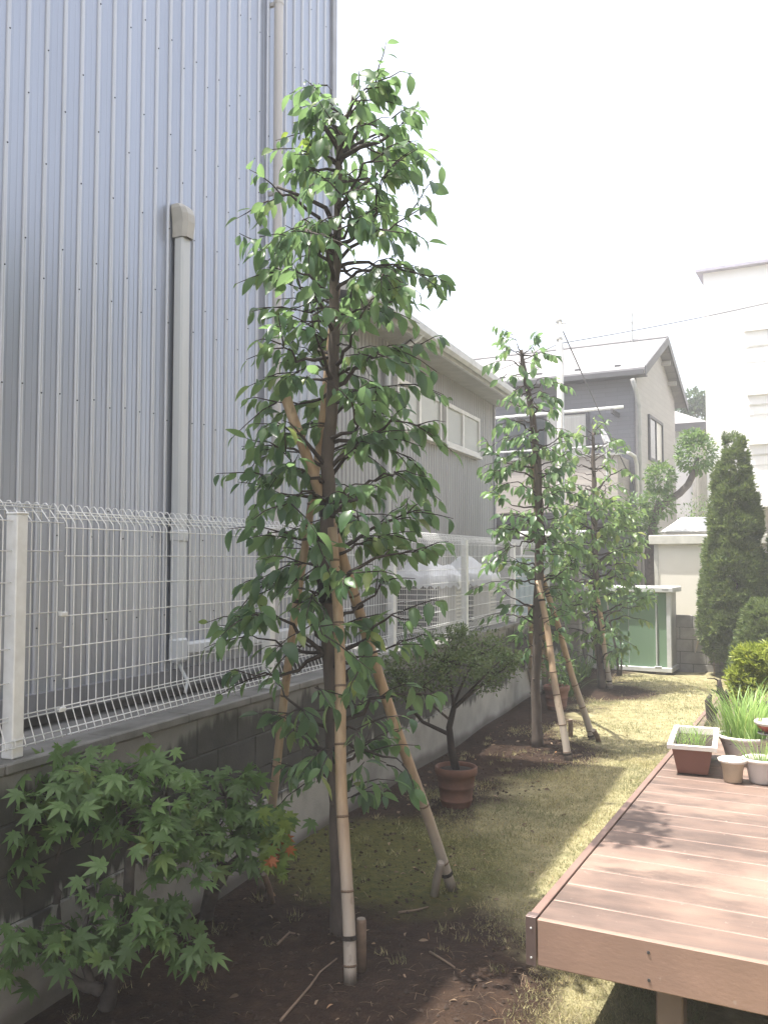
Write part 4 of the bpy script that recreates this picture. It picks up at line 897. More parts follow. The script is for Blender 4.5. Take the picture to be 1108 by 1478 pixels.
# ================================================================== TREES
leafA = leaf_shape(); leafB = leaf_shape(0.26, 0.34, 0.10); leafC = leaf_shape(0.20, 0.12, 0.05)
LM = [shape_mesh('leaf', s, 'leaf') for s in (leafA, leafB, leafC)]
LM2 = [shape_mesh('leaf', s, 'leaf_sunlit') for s in (leafA, leafB, leafC)]
def broadleaf_tree(name, label, group, pts, Z, ext, nbr, leaf_len, nobj, seed, bands, low=0.2, twigs=5, lpt=6, young=False, depthscale=1.0, topf=0.6, lmat='leaf'):
    random.seed(seed)
    path = [at(px, py, Z) for px, py, r in pts]; rad = [r for *_, r in pts]
    path[0].z = -0.04; base = Vector((path[0].x, path[0].y, 0))
    tr = thing(name, base, label, 'tree', group)
    fine = []; fr = []
    for i in range(len(path)-1):
        for k in range(5):
            t = k/5; fine.append(path[i].lerp(path[i+1], t)+rvec(0.004)); fr.append(rad[i]*(1-t)+rad[i+1]*t + (0.002*math.sin(i*7+k*3)))
    fine.append(path[-1]); fr.append(rad[-1])
    fr[0] *= 1.3; fr[1] *= 1.12
    tk = MB().tube(fine, fr, 12); 
    for k in range(16):                     # branch scars on the lower trunk
        z = U(0.2, 1.5); j = min(range(len(fine)), key=lambda q: abs(fine[q].z-z)); a = U(0, 6.3); d = Vector((math.cos(a), math.sin(a), 0.15))
        tk.tube([fine[j]+d*fr[j]*0.6, fine[j]+d*(fr[j]+0.010)], [0.013, 0.007], 7)
    trunk = tk.build('trunk', 'bark', tr, True)
    for (z0, z1) in bands:
        seg = [i for i in range(len(fine)) if z0-0.05 <= fine[i].z <= z1+0.05]
        def tp(z):
            for i in range(len(fine)-1):
                if fine[i].z <= z <= fine[i+1].z:
                    t = (z-fine[i].z)/max(1e-6, fine[i+1].z-fine[i].z); return fine[i].lerp(fine[i+1], t), fr[i]*(1-t)+fr[i+1]*t
            return fine[-1], fr[-1]
        zz = [z0+(z1-z0)*k/6 for k in range(7)]; pr = [tp(z) for z in zz]
        MB().tube([p for p, r in pr], [r+0.007+0.002*math.sin(k*2.5) for k, (p, r) in enumerate(pr)], 14).build('trunk_wrap', 'band', tr, True)
    def tpoint(z):
        for i in range(len(fine)-1):
            if fine[i].z <= z <= fine[i+1].z:
                t = (z-fine[i].z)/max(1e-6, fine[i+1].z-fine[i].z); return fine[i].lerp(fine[i+1], t), fr[i]*(1-t)+fr[i+1]*t
        return fine[-1].copy(), fr[-1]
    E = []
    for (py, xl, xr) in ext:
        z = at(554, py, Z).z; p, _ = tpoint(z); cx = (p-CAM).dot(cR)
        E.append((z, cx-(xl-554)/FPX*Z, (xr-554)/FPX*Z-cx))
    E.sort()
    zs = [e[0] for e in E]; zmin, zmax = zs[0], zs[-1]
    def prof(z, c):
        l = np.interp(z, zs, [e[1] for e in E]); r = np.interp(z, zs, [e[2] for e in E]); w = (1+c)/2; return (1-w)*l+w*r
    br = MB(); leaves = []
    ttop = fine[-1].z
    for b in range(nbr):
        f = (b+U(0, 1))/nbr; zt = zmin+(zmax-zmin)*f**0.92            # where the branch tip should be
        a = b*2.39996+U(-.5, .5); c = math.cos(a)
        od = (cR*math.cos(a) + cFh*math.sin(a)*depthscale)
        Rr = prof(zt, c)*(U(0.58, 0.86) if b % 4 else U(0.25, 0.55))
        z0 = min(zt-Rr*U(-0.25, 0.65), ttop-0.03); z0 = max(z0, zmin*0.6, 0.25)
        s, r0 = tpoint(z0)
        tip = Vector((s.x, s.y, 0)); axp, _ = tpoint(zt); tip = Vector((axp.x, axp.y, 0)) + od*Rr; tip.z = zt
        side = Vector((-od.y, od.x, 0)); L_ = (tip-s).length
        bow = U(-0.12, 0.22)*L_; sw_ = U(-.22, .22)*L_; wph = U(0, 1.2); P_ = []; n = 8
        for k in range(n+1):
            t = k/n; P_.append(s.lerp(tip, t)+UZ*bow*math.sin(math.pi*t)+side*sw_*math.sin(math.pi*t*0.9+wph)*min(1, 3*t)+(rvec(0.022*L_) if 0 < k else Vector()))
        rr0 = min(r0*0.5, 0.004+0.012*min(1, L_/0.6))
        br.tube(P_, [rr0*(1-0.8*k/n) for k in range(n+1)], 6)
        nt_ = max(2, int(twigs*U(0.6, 1.3)*min(1.2, 0.55+L_)))
        if f < low: nt_ = max(2, int(nt_*0.55))
        if f > 0.68: nt_ = max(1, int(nt_*topf))
        for q in range(nt_):
            t = 1.0 if q == 0 else U(0.42, 1.0)
            k = min(n-1, int(t*n)); p0 = P_[k].lerp(P_[k+1], t*n-k)
            dr = (P_[min(n, k+1)]-P_[max(0, k-1)]).normalized()
            td = (dr*0.7+side*U(-1.0, 1.0)+UZ*U(-0.35, 0.5)+rvec(0.15)).normalized(); tl = U(0.10, 0.27)*leaf_len/0.10
            T = [p0+td*tl*w-UZ*0.25*tl*w*w+rvec(0.004) for w in (0, .33, .66, 1)]
            br.tube(T, [0.0042, 0.0033, 0.0026, 0.0014], 5)
            m = max(3, int(lpt*U(0.6, 1.4)))
            for j in range(m):
                w = (j+0.6)/m; kk = min(2, int(w*3)); lp_ = T[kk].lerp(T[kk+1], w*3-kk)
                sd = td.cross(UZ); sd = sd.normalized() if sd.length > .1 else side
                ld = (td*U(0.3, 0.9)+sd*(1 if j % 2 else -1)*U(0.25, 0.9)-UZ*U(0.35, 1.5)+rvec(0.22)).normalized()
                leaves.append(inst(lp_+ld*0.008, ld, UZ+rvec(0.35), leaf_len*(U(0.72, 1.25) if random.random() < .8 else U(.4, .7)), U(-.6, .6), U(0.8, 1.2)))
    br.build('branches', 'bark_dark', tr, True)['kind'] = 'stuff'
    yl = []
    if young:
        yl = [l for l in leaves if False]
        c = at(437, 200, Z)
        for _ in range(26):
            ld = (rvec(1)+Vector((0, 0, -.2))).normalized(); yl.append(inst(c+Vector((U(-.07, .09), U(-.08, .08), U(-.12, .06))), ld, UZ+rvec(.4), leaf_len*U(.5, .8)))
        MB().tube([tpoint(at(437, 240, Z).z)[0], at(455, 215, Z), at(437, 200, Z)], [.008, .006, .003], 6).build('shoot', 'bark_dark', tr)
        join('young_foliage', leafA, yl, 'newleaf', tr)
    rest = leaf_objects(leaves, nobj, LM if lmat == 'leaf' else LM2, tr)
    crown = join('foliage', leafA, rest, lmat, tr)
    if crown: crown['kind'] = 'stuff'
    return tr, tpoint
T1 = [(491, 1338, .043), (487, 1200, .040), (478, 1000, .039), (470, 820, .038), (474, 700, .035), (480, 540, .030), (486, 380, .024), (488, 260, .018), (490, 195, .016), (503, 165, .011)]
E1 = [(120, 466, 572), (160, 444, 600), (200, 434, 624), (235, 402, 615), (265, 358, 630), (330, 345, 640), (400, 322, 650), (450, 325, 645), (500, 340, 630), (600, 345, 630), (650, 325, 640), (700, 325, 640), (760, 330, 640), (800, 330, 632), (850, 318, 636), (920, 314, 640), (980, 322, 660), (1040, 340, 645), (1100, 385, 600), (1150, 400, 570)]
tree1, tp1 = broadleaf_tree('slender_tree', 'tallest slender tree, nearest the camera, glossy leaves, black wrapped trunk with bamboo props', 'propped slender trees', T1, 4.33, E1, 116, 0.106, 300, 21, [(1.60, 1.74), (2.02, 2.12)], young=True, lpt=7.0, twigs=6.0, topf=1.05)
random.seed(5)
mb = MB()                                   # pollarded fork at the top
for pl in ([(489, 215), (470, 185), (458, 172), (462, 150)], [(489, 200), (497, 178), (508, 150), (512, 120)], [(488, 240), (500, 215), (516, 190), (519, 155)], [(489, 230), (520, 212), (548, 205), (575, 185)], [(488, 300), (520, 270), (545, 250)], [(488, 340), (470, 300), (440, 285), (400, 270)]):
    P_ = [at(px, py, 4.33+U(-.04, .04)) for px, py in pl]; n = len(P_)
    mb.tube(P_, [.015*(1-0.55*k/(n-1)) for k in range(n)], 8)
mb.build('top_limbs', 'bark_dark', tree1, True)
T2 = [(775, 1077, .050), (773, 980, .045), (776, 860, .045), (778, 760, .042), (776, 680, .037), (768, 600, .031), (757, 540, .024), (752, 505, .017)]
E2 = [(488, 725, 775), (515, 712, 800), (550, 705, 815), (600, 702, 825), (650, 700, 828), (700, 695, 830), (760, 692, 832), (820, 695, 830), (870, 680, 822), (900, 690, 815), (950, 725, 810)]
tree2, tp2 = broadleaf_tree('slender_tree', 'middle slender tree on a bare soil patch, propped by three bamboo poles', 'propped slender trees', T2, 8.45, E2, 84, 0.115, 260, 22, [(2.0, 2.14)], lpt=6.4, twigs=5.0, topf=.5)
T3 = [(868, 992, .05), (862, 900, .045), (858, 800, .042), (857, 720, .036), (856, 660, .027), (855, 625, .018)]
E3 = [(608, 835, 875), (640, 812, 905), (700, 800, 925), (750, 795, 938), (800, 790, 945), (850, 790, 948), (900, 800, 935), (950, 830, 915)]
tree3, tp3 = broadleaf_tree('slender_tree', 'farthest slender tree, bushy, in front of the green storage cabinet', 'propped slender trees', T3, 12.3, E3, 96, 0.12, 120, 23, [], lpt=7, twigs=7.0, topf=.3, lmat='leaf_sunlit')
# trunk suckers beside the third tree
random.seed(31)

# ------------------------------------------------------------------ bamboo stakes
def stake(p0, p1, r0, r1, label, ties=(), nnode=7, name='bamboo_pole'):
    p0 = Vector(p0); p1 = Vector(p1); d = (p1-p0); L_ = d.length
    s = thing(name, Vector((p0.x, p0.y, 0)), label, 'bamboo pole', 'bamboo tree props')
    n = 18; P_ = [p0.lerp(p1, k/n) + Vector((0.006*math.sin(k*0.6), 0.006*math.cos(k*0.5), 0)) for k in range(n+1)]
    MB().tube(P_, [r0+(r1-r0)*k/n for k in range(n+1)], 14).build('culm', 'bamboo', s, True)
    dn = d.normalized()
    for k in range(nnode):
        t = (k+0.5+U(-.1, .1))/nnode; c = P_[int(t*n)].lerp(P_[min(n, int(t*n)+1)], t*n-int(t*n)); r = r0+(r1-r0)*t
        MB().tube([c-dn*0.006, c-dn*0.002, c+dn*0.002, c+dn*0.006], [r*0.99, r+0.0028, r+0.0028, r*0.99], 12).build('node', 'bamboo_node', s, True)
    for t in ties:
        c = P_[int(t*n)]; r = r0+(r1-r0)*t; mb = MB()
        for q in (-0.006, 0, 0.006): mb.tube([c+dn*q+(Matrix.Rotation(a*math.pi/5, 3, dn) @ (dn.orthogonal().normalized()*(r+0.003))) for a in range(11)], 0.004, 6)
        mb.build('rope_tie', 'rope', s, True)
    return s
def peg(p0, p1, r, label, mat='twig'):
    p0 = Vector(p0); p1 = Vector(p1)
    s = thing('wooden_peg', Vector((p0.x, p0.y, 0)), label, 'peg', 'pegs at the feet of the props')
    MB().tube([p0-UZ*0.05, p0.lerp(p1, .5), p1-(p1-p0)*0.05, p1], [r, r, r, r*0.85], 12).build('shaft', mat, s, True)
    dn = (p1-p0).normalized(); MB().tube([p1, p1+dn*0.003], [r*0.8, r*0.78], 12).build('cut_end', 'pegwood', s)
sink = lambda p, z=-0.04: Vector((p.x, p.y, z))
stake(sink(hit(505, 1424)), at(482, 762, 4.24), .028, .024, 'pale grey-bottomed bamboo pole standing in front of the nearest tree trunk', (0.12, 0.93))
a = hit(655, 1286); stake(sink(a), at(415, 574, 4.22), .029, .026, 'long bamboo pole crossing the nearest tree from lower right to upper left', (0.06, 0.62))
stake(sink(hit(374, 1288)), at(489, 408, 4.40), .024, .019, 'thin bamboo pole leaning from the retaining wall side up to the nearest tree', (0.55, 0.96))
pq = hit(521, 1402); peg(pq, Vector((pq.x, pq.y, 0.225)), .024, 'short wooden peg with pale cut top beside the front bamboo pole')
pq = hit(624, 1294); peg(pq, at(636, 1245, 4.72), .022, 'leaning wooden peg tied to the foot of the crossing bamboo pole', 'pegwood')
pq = hit(396, 1302); peg(pq, at(381, 1262, 4.6), .016, 'small slanting peg by the lime-leaved maple near the wall')
stake(sink(hit(820, 1098)), at(777, 838, 8.25), .034, .028, 'pale bamboo pole in front of the middle tree', (0.1, 0.9))
stake(sink(hit(856, 1069)), at(781, 828, 8.60), .034, .028, 'tan bamboo pole propping the middle tree from the lawn side', (0.06, 0.9))
b = hit(696, 968, 0.3); stake(Vector((-2.5, b.y+0.3, -0.04)), at(768, 665, 8.55), .03, .024, 'bamboo pole leaning from the wall to the middle tree', (0.6, 0.92))
pq = hit(823, 1066); peg(pq, Vector((pq.x, pq.y, 0.19)), .024, 'peg beside the pale pole of the middle tree')
pq = hit(866, 1071); peg(pq, at(856, 1054, 8.6), .024, 'low dark peg at the foot of the tan bamboo pole')
stake(sink(hit(880, 994)), at(862, 860, 12.2), .036, .03, 'peeling whitish bamboo pole in front of the farthest tree', (0.12, 0.9))
stake(sink(hit(866, 982)), at(854, 872, 12.6), .034, .028, 'darker bamboo pole behind the whitish one at the farthest tree', (0.9,))
stake(sink(hit(766, 1003)), at(766, 875, 10.6), .036, .034, 'upright pale bamboo post behind the middle tree trunk by the wall', ())
stake(sink(hit(785, 1000)), at(783, 862, 10.9), .038, .034, 'upright bamboo post just right of the middle tree trunk', ())

# ------------------------------------------------------------------ maples at the lower left
ms = maple_shape(); MM = [shape_mesh('leaf', ms, 'maple')]
def maple(name, label, limbs, clusters, nl, leaf_len, nobj, seed, Z0, extra=None):
    random.seed(seed)
    b0 = limbs[0][0]; p = hit(b0[0], b0[1]); base = Vector((p.x, p.y, 0))
    tr = thing(name, base, label, 'tree', 'young maples by the wall')
    tips = []
    mb = MB()
    for i, lm in enumerate(limbs):
        P_ = []; rr = []
        for (px, py, dz, r) in lm: P_.append(at(px, py, Z0+dz)); rr.append(r)
        if i == 0: P_[0] = base-UZ*0.05
        Q = []; q = []
        for k in range(len(P_)-1):
            for j in range(4): t = j/4; Q.append(P_[k].lerp(P_[k+1], t)+rvec(0.003)); q.append((rr[k]*(1-t)+rr[k+1]*t)*U(.93, 1.07))
        Q.append(P_[-1]); q.append(rr[-1]); mb.tube(Q, q, 9)
    mb.build('trunk', 'bark_grey', tr, True)
    tw = MB(); leaves = []; ex = []
    for (px, py, dz, rx, rz, wgt) in clusters:
        c = at(px, py, Z0+dz); rxm = rx/FPX*Z0; rzm = rz/FPX*Z0
        # nearest limb point
        best = min((at(a, b_, Z0+d_) for lm in limbs for (a, b_, d_, _) in lm), key=lambda w: (w-c).length)
        for s in range(max(2, int(wgt*5))):
            e = c + cR*U(-rxm, rxm)*0.8 + cFh*U(-1, 1)*rxm*0.8 + UZ*U(-rzm, rzm)*0.7
            mid = best.lerp(e, 0.5)+UZ*0.03; tw.tube([best, mid, e], [.0055, .0035, .0015], 5)
        for s in range(int(nl*wgt)):
            o = cR*random.gauss(0, .48)*rxm + cFh*random.gauss(0, .5)*rxm + UZ*random.gauss(0, .45)*rzm
            out = Vector((o.x, o.y, 0)); out = out.normalized() if out.length > 1e-4 else cR
            ld = (out*U(.3, 1)-UZ*U(-.1, .8)+rvec(.35)).normalized()
            (leaves).append(inst(c+o, ld, UZ+rvec(.3)-cFh*0.5, leaf_len*U(.55, 1.15), U(-.4, .4)))
    tw.build('twigs', 'bark_grey', tr, True)['kind'] = 'stuff'
    if extra:
        for (mat, nme, cl) in extra:
            L2 = []
            for (px, py, dz, rx, rz, n) in cl:
                c = at(px, py, Z0+dz)
                for s in range(n):
                    o = cR*random.gauss(0, .5)*rx/FPX*Z0 + cFh*random.gauss(0, .1) + UZ*random.gauss(0, .5)*rz/FPX*Z0
                    ld = (cR*U(-.4, .6)-UZ*U(.2, 1)+rvec(.3)).normalized(); L2.append(inst(c+o, ld, UZ-cFh+rvec(.3), leaf_len*U(.5, .9)))
            join(nme, ms, L2, mat, tr)
    rest = leaf_objects(leaves, nobj, MM, tr); cr = join('foliage', ms, rest, 'maple', tr)
    if cr: cr['kind'] = 'stuff'
maple('maple_tree', 'small green maple with forked grey trunk at the lower left corner by the wall',
      [[(150, 1446, 0, .036), (168, 1400, .02, .030), (184, 1330, .05, .024), (186, 1260, .06, .022), (192, 1205, .06, .021), (180, 1165, .06, .020), (165, 1140, .05, .010)],
       [(145, 1430, -.02, .026), (120, 1420, -.05, .020), (90, 1405, -.08, .015), (66, 1385, -.1, .011), (55, 1358, -.12, .007), (35, 1345, -.15, .004)],
       [(135, 1425, -.03, .02), (122, 1385, -.03, .015), (118, 1350, -.05, .011), (130, 1310, -.05, .006)],
       [(85, 1395, .12, .016), (82, 1300, .15, .018), (76, 1262, .15, .015), (55, 1235, .13, .011), (30, 1215, .1, .007)],
       [(76, 1262, .15, .010), (88, 1210, .16, .008), (103, 1180, .17, .006)],
       [(190, 1210, .06, .015), (205, 1180, .05, .011), (240, 1150, .03, .006)],
       [(186, 1290, .05, .008), (230, 1335, .0, .005), (275, 1360, -.05, .003)]],
      [(120, 1130, .05, 75, 45, 1.5), (185, 1120, .0, 70, 40, 1.4), (245, 1165, .0, 60, 55, 1.2), (60, 1165, .1, 50, 45, .55), (15, 1165, 0, 35, 40, .6), (200, 1190, -.1, 55, 35, .7), (90, 1110, .1, 60, 25, .6),
       (25, 1370, -.15, 40, 45, .6), (115, 1355, -.1, 65, 40, 1.1), (205, 1345, -.1, 65, 45, 1.0), (280, 1375, -.1, 30, 30, .35), (240, 1320, -.05, 50, 35, .6), (150, 1290, -.1, 50, 30, .3), (25, 1250, .0, 30, 40, .35), (55, 1205, .0, 40, 30, .25), (255, 1230, -.02, 50, 40, .6), (130, 1180, -.05, 70, 30, .5)], 46, 0.082, 300, 41, 3.55)
maple('maple_tree', 'smaller maple with lime and orange leaf tips leaning right beside the wall',
      [[(296, 1318, 0, .040), (305, 1285, 0, .036), (325, 1258, 0, .030), (350, 1235, 0, .022), (368, 1205, 0, .014), (380, 1180, 0, .008)],
       [(330, 1252, 0, .014), (312, 1245, 0, .012), (300, 1225, 0, .008), (310, 1205, 0, .005)],
       [(350, 1235, 0, .010), (330, 1190, 0, .007), (325, 1150, 0, .005)]],
      [(325, 1165, 0, 70, 45, 1.3), (370, 1190, 0, 45, 40, 1.0), (300, 1195, 0, 50, 40, .9), (340, 1125, .05, 60, 25, .5), (345, 1235, -.05, 40, 30, .35), (280, 1160, 0, 50, 40, .7)], 52, 0.082, 90, 42, 4.35,
      [('maple_y', 'lime_foliage', [(400, 1200, -.05, 26, 50, 46), (410, 1240, -.05, 14, 30, 14)]), ('maple_o', 'orange_foliage', [(402, 1222, -.1, 14, 12, 9)])])

# ------------------------------------------------------------------ pots
def pot(name, c, prof, mat, label, cat='pot', group=None, soil_r=None, soil_z=None, rim=None):
    p = thing(name, c, label, cat, group)
    MB().lathe(c, prof, 28).build('body', mat, p, True)
    if rim: MB().lathe(c, rim[0], 28, False).build('rim', rim[1], p, True)
    if soil_r: MB().lathe(c, [(soil_r, soil_z-0.01), (soil_r, soil_z), (soil_r*0.5, soil_z+0.008), (0.003, soil_z+0.006)], 20, False).build('soil', 'pot_soil', p, True)
    return p
def tpot(c, s, label):
    pr = [(.105, 0), (.112, .02), (.116, .045), (.121, .05), (.121, .058), (.117, .063), (.128, .14), (.133, .145), (.133, .155), (.13, .16), (.140, .225), (.150, .232), (.157, .25), (.157, .285), (.150, .292), (.138, .288), (.134, .25), (.130, .22)]
    return pot('terracotta_pot', c, [(a*s, b*s) for a, b in pr], 'terracotta', label, group='terracotta pots', soil_r=.133*s, soil_z=.262*s)
c1 = hit(658, 1163, 0.0); c1.z = gz(c1.x, c1.y)-0.004; tpot(c1, 1.0, 'ribbed terracotta pot holding the potted azalea beside the nearest tree')
c2 = hit(803, 1024, 0.0); c2.z = gz(c2.x, c2.y)-0.004; tpot(c2, 1.0, 'terracotta pot standing in shade behind the middle tree')
# azalea in pot
sl_ = small_leaf()
def shrub(name, label, base, limbs, blobs, n, ll, mat, bark, seed, cat='shrub', sh=None, nm='foliage'):
    random.seed(seed); t = thing(name, base, label, cat); mb = MB(); tips = []
    for P_, rr in limbs:
        mb.tube(P_, [rr[0]+(rr[1]-rr[0])*k/(len(P_)-1) for k in range(len(P_))], 8)
    lv = []
    for (c, rx, ry, rz, w) in blobs:
        near = min((p for P_, _ in limbs for p in P_), key=lambda q: (q-c).length)
        for k in range(max(2, int(7*w))):
            e = c+Vector((U(-1, 1)*rx, U(-1, 1)*ry, U(-.4, .6)*rz))*0.7
            mb.tube([near, near.lerp(e, .5)+rvec(.02), e], [rr[1]*1.0, rr[1]*0.6, .002], 5)
        for k in range(int(n*w)):
            v = rvec(1).normalized(); v = v*U(.55, 1.0)**0.6
            p = c+Vector((v.x*rx, v.y*ry, v.z*rz))+rvec(.3*min(rx, rz))
            lv.append(inst(p, (v+rvec(.7)+UZ*.2).normalized(), UZ+rvec(.5), ll*U(.6, 1.25)))
    mb.build('trunk', bark, t, True)
    o = join(nm, sh or sl_, lv, mat, t, False); o['kind'] = 'stuff'
    return t
Z = (c1-CAM).dot(cFh); q = lambda x, y, dz=0: at(x, y, Z+dz)
A0 = c1+UZ*0.255
shrub('azalea_shrub', 'spreading small-leaved azalea shrub growing in the ribbed terracotta pot', A0,
      [([A0, q(651, 1080), q(648, 1050), q(655, 1020)], (.032, .020)), ([q(648, 1060), q(610, 1042), q(590, 1020), q(575, 985)], (.016, .007)), ([q(655, 1022), q(680, 1000, .1), q(715, 975, .15)], (.016, .006)),
       ([q(655, 1022), q(650, 985, -.1), q(640, 955, -.15)], (.014, .006)), ([q(655, 1015), q(672, 975, .2), q(690, 945, .3)], (.012, .005)), ([q(650, 1040), q(620, 1015, -.2), q(610, 990, -.3)], (.010, .005)), ([q(655, 1020), q(690, 985, -.2), q(720, 955, -.25)], (.010, .005))],
      [(q(600, 965), .20, .22, .11, 1), (q(645, 935), .24, .24, .10, 1.2), (q(690, 935, .1), .22, .25, .10, 1.1), (q(718, 960, .1), .15, .2, .10, .9), (q(665, 960, -.25), .22, .15, .08, .8), (q(580, 990), .13, .15, .10, .6), (q(630, 985, -.2), .14, .12, .06, .4), (q(700, 985), .12, .15, .06, .4), (q(565, 955), .08, .08, .05, .25), (q(738, 950), .07, .07, .05, .25), (q(660, 912), .08, .08, .04, .3)], 640, 0.036, 'azalea', 'bark_dark', 51)
Z2 = (c2-CAM).dot(cFh); B0 = c2+UZ*0.25
shrub('potted_plant', 'leafy green plant in the shaded terracotta pot behind the middle tree', B0, [([B0, B0+UZ*.12, B0+UZ*.25], (.012, .006))], [(B0+UZ*.22, .2, .2, .14, 1)], 120, 0.08, 'topiary', 'bark_dark', 52, 'plant', leafA)

# low weeds along wall and dark shrubs near third tree
def tuft(name, label, base, n, L_, spread, mat, group=None, seed=1, cat='plant', wid=1.0, upb=1.0, rr=0.05):
    random.seed(seed); t = thing(name, base, label, cat, group); lv = []
    for k in range(n):
        a = U(0, 6.28); d = Vector((math.cos(a)*spread*U(0, 1), math.sin(a)*spread*U(0, 1), upb)).normalized()
        p = base+Vector((math.cos(a), math.sin(a), 0))*U(0, rr); o = Vector((math.cos(a), math.sin(a), 0))
        lv.append(inst(p, d, UZ-o*1.0+rvec(.1), L_*U(.55, 1.1), 0, wid))
    join('blades', LBL, lv, mat, t, True); return t
def long_blade():
    vs = []; fs = []
    for i in range(6):
        t = i/5; w = .02*(1-t**2.5)+0.001; vs += [(-w, t*(1-.12*t*t), -.32*t**2.6), (w, t*(1-.12*t*t), -.32*t**2.6)]
    for i in range(5): a = 2*i; fs.append([a, a+1, a+3, a+2])
    return np.array(vs), fs
LBL = long_blade()
for k, (px, py) in enumerate(((834, 985), (846, 978), (822, 1005))):
    h_ = hit(px, py); tuft('grass_tuft', ('strappy grass tuft deepest in the shade left of the farthest tree', 'strappy grass tuft nearest the farthest tree foot', 'strappy grass tuft at the shadow edge left of the farthest tree')[k], Vector((h_.x, h_.y, 0)), 40, .5, .8, 'topiary', 'shaded tufts', 60+k, 'grass tuft', 1.0)
# dark undergrowth behind third tree, against the wall end
sb0 = hit(835, 962); S0 = Vector((sb0.x, sb0.y, 0))
shrub('shade_bush', 'dark leafy bush in the shade between the farthest tree and the wall end', S0, [([S0, S0+UZ*.5, S0+UZ*1.0], (.02, .008))], [(S0+UZ*.6, .35, .3, .5, 1), (S0+UZ*1.1+cR*.1, .4, .3, .45, 1)], 260, 0.075, 'leaf', 'bark_dark', 53, 'bush', leafA)
sb0 = hit(892, 976); S1 = Vector((sb0.x, sb0.y, 0))
shrub('sapling', 'small leafy sapling with two thin stems in front of the green storage doors', S1, [([S1, S1+UZ*.35-cR*.02, S1+UZ*.8-cR*.12, S1+UZ*1.15-cR*.16], (.024, .008)), ([S1+cR*.04, S1+UZ*.3+cR*.05, S1+UZ*.7+cR*.03], (.02, .006))],
      [(S1+UZ*.55+cR*.02, .14, .14, .22, .35), (S1+UZ*1.25+cR*.15, .38, .2, .12, .8), (S1+UZ*.28, .1, .1, .12, .2)], 130, 0.085, 'leaf', 'bark_grey', 54, 'tree', leafA)

# ------------------------------------------------------------------ conifers
sp_ = spray_shape()
def conifer(base, H, Rb, label, seed, n=5200, z0=0.3):
    random.seed(seed); t = thing('conifer_tree', base, label, 'tree', 'conical conifers'); lv = []
    mb = MB(); mb.tube([base-UZ*.05, base+UZ*H*.3, base+UZ*H*.8], [.055, .045, .01], 10)
    for k in range(26):
        z = U(z0+.05, H*.85); a = U(0, 6.3); r = Rb*(1-z/H)*.8; mb.tube([base+UZ*z, base+UZ*(z+.12)+Vector((math.cos(a), math.sin(a), 0))*r], [.012, .004], 5)
    mb.build('trunk', 'bark_dark', t, True)
    ncl = max(60, n//46)
    for k in range(ncl):
        f = 1-math.sqrt(U(0.0004, 1)); f = min(.99, f*1.01); a = k*2.39996+U(-.4, .4); z = z0+(H-z0)*f
        pr = (1-f)**0.55*min(1, (0.62+f*3.2))*U(.82, 1.0); o = Vector((math.cos(a), math.sin(a), 0))
        c = base+o*(Rb*pr*.86)+UZ*z; cr = U(.08, .14)*(0.55+.45*pr)
        for j in range(46):
            v = rvec(1).normalized(); v = (v+o*.5).normalized()*U(.35, 1)**.5
            p = c+Vector((v.x*cr, v.y*cr, v.z*cr*1.35)); d = (v*.9+o*.35+UZ*U(.1, .8)+rvec(.25)).normalized()
            lv.append(inst(p, d, o+rvec(.6), U(.045, .085) if j % 20 else U(.09, .14), U(-1.2, 1.2)))
    for k in range(n//5):
        f = 1-math.sqrt(U(0, 1)); a = U(0, 6.28); z = z0+(H-z0)*min(.97, f); pr = (1-f)**0.55*min(1, (0.62+f*3.2)); o = Vector((math.cos(a), math.sin(a), 0))
        lv.append(inst(base+o*Rb*pr*U(.4, .85)+UZ*z, (o+UZ*.6+rvec(.4)).normalized(), o+rvec(.6), U(.06, .11), U(-1.2, 1.2)))
    o = join('crown', sp_, lv, 'conifer', t, False); return t
kb = hit(1068, 976); KB = Vector((kb.x, kb.y, 0)); Zk = (KB-CAM).dot(cFh)
conifer(KB-cR*.05, at(1050, 622, Zk).z, .62, 'tall conical conifer in front of the white building, tip in full view', 71, 21000)
kb = at(1150, 900, 13.2); conifer(Vector((kb.x, kb.y, 0)), 3.3, .6, 'second conifer cut by the right edge of the picture', 72, 12000, .2)
kb = at(1102, 940, 12.6); conifer(Vector((kb.x, kb.y, 0)), 1.25, .5, 'low dark conifer at the foot of the tall conical one', 73, 8000, .05)

# topiary
tz = 16.8; tq = lambda x, y: at(x, y, tz); TB = tq(938, 900); TB.z = 0
random.seed(80); tt = thing('topiary_tree', TB, 'cloud-pruned tree with a curved bare limb behind the cream shed', 'tree')
MB().tube([TB, tq(936, 800), tq(942, 755), tq(950, 722)], [.11, .09, .08, .05], 10).build('trunk', 'bark_grey', tt, True)
MB().tube([tq(945, 740), tq(962, 724), tq(980, 712), tq(992, 700), tq(1001, 682), tq(1006, 660)], [.075, .07, .07, .066, .06, .04], 10).build('limb', 'bark_grey', tt, True)
lv = []
for (px, py, rx, rz, n) in ((952, 690, 21, 22, 750), (948, 728, 24, 22, 750), (915, 742, 24, 28, 600), (1003, 655, 28, 30, 1100), (1000, 632, 18, 12, 300), (930, 768, 20, 20, 400), (895, 770, 25, 24, 400)):
    c = tq(px, py); rx = rx/FPX*tz; rz = rz/FPX*tz
    for k in range(n):
        v = rvec(1).normalized()*(U(.4, 1)**.4)*(1+U(-.12, .12)); lv.append(inst(c+Vector((v.x*rx, v.y*rx, v.z*rz)), (v+rvec(.6)).normalized(), UZ+rvec(.5), U(.07, .12)))
join('foliage', leafC, lv, 'topiary', tt)['kind'] = 'stuff'
bb0 = at(1008, 585, 36); BT = Vector((bb0.x, bb0.y, 0)); random.seed(81)
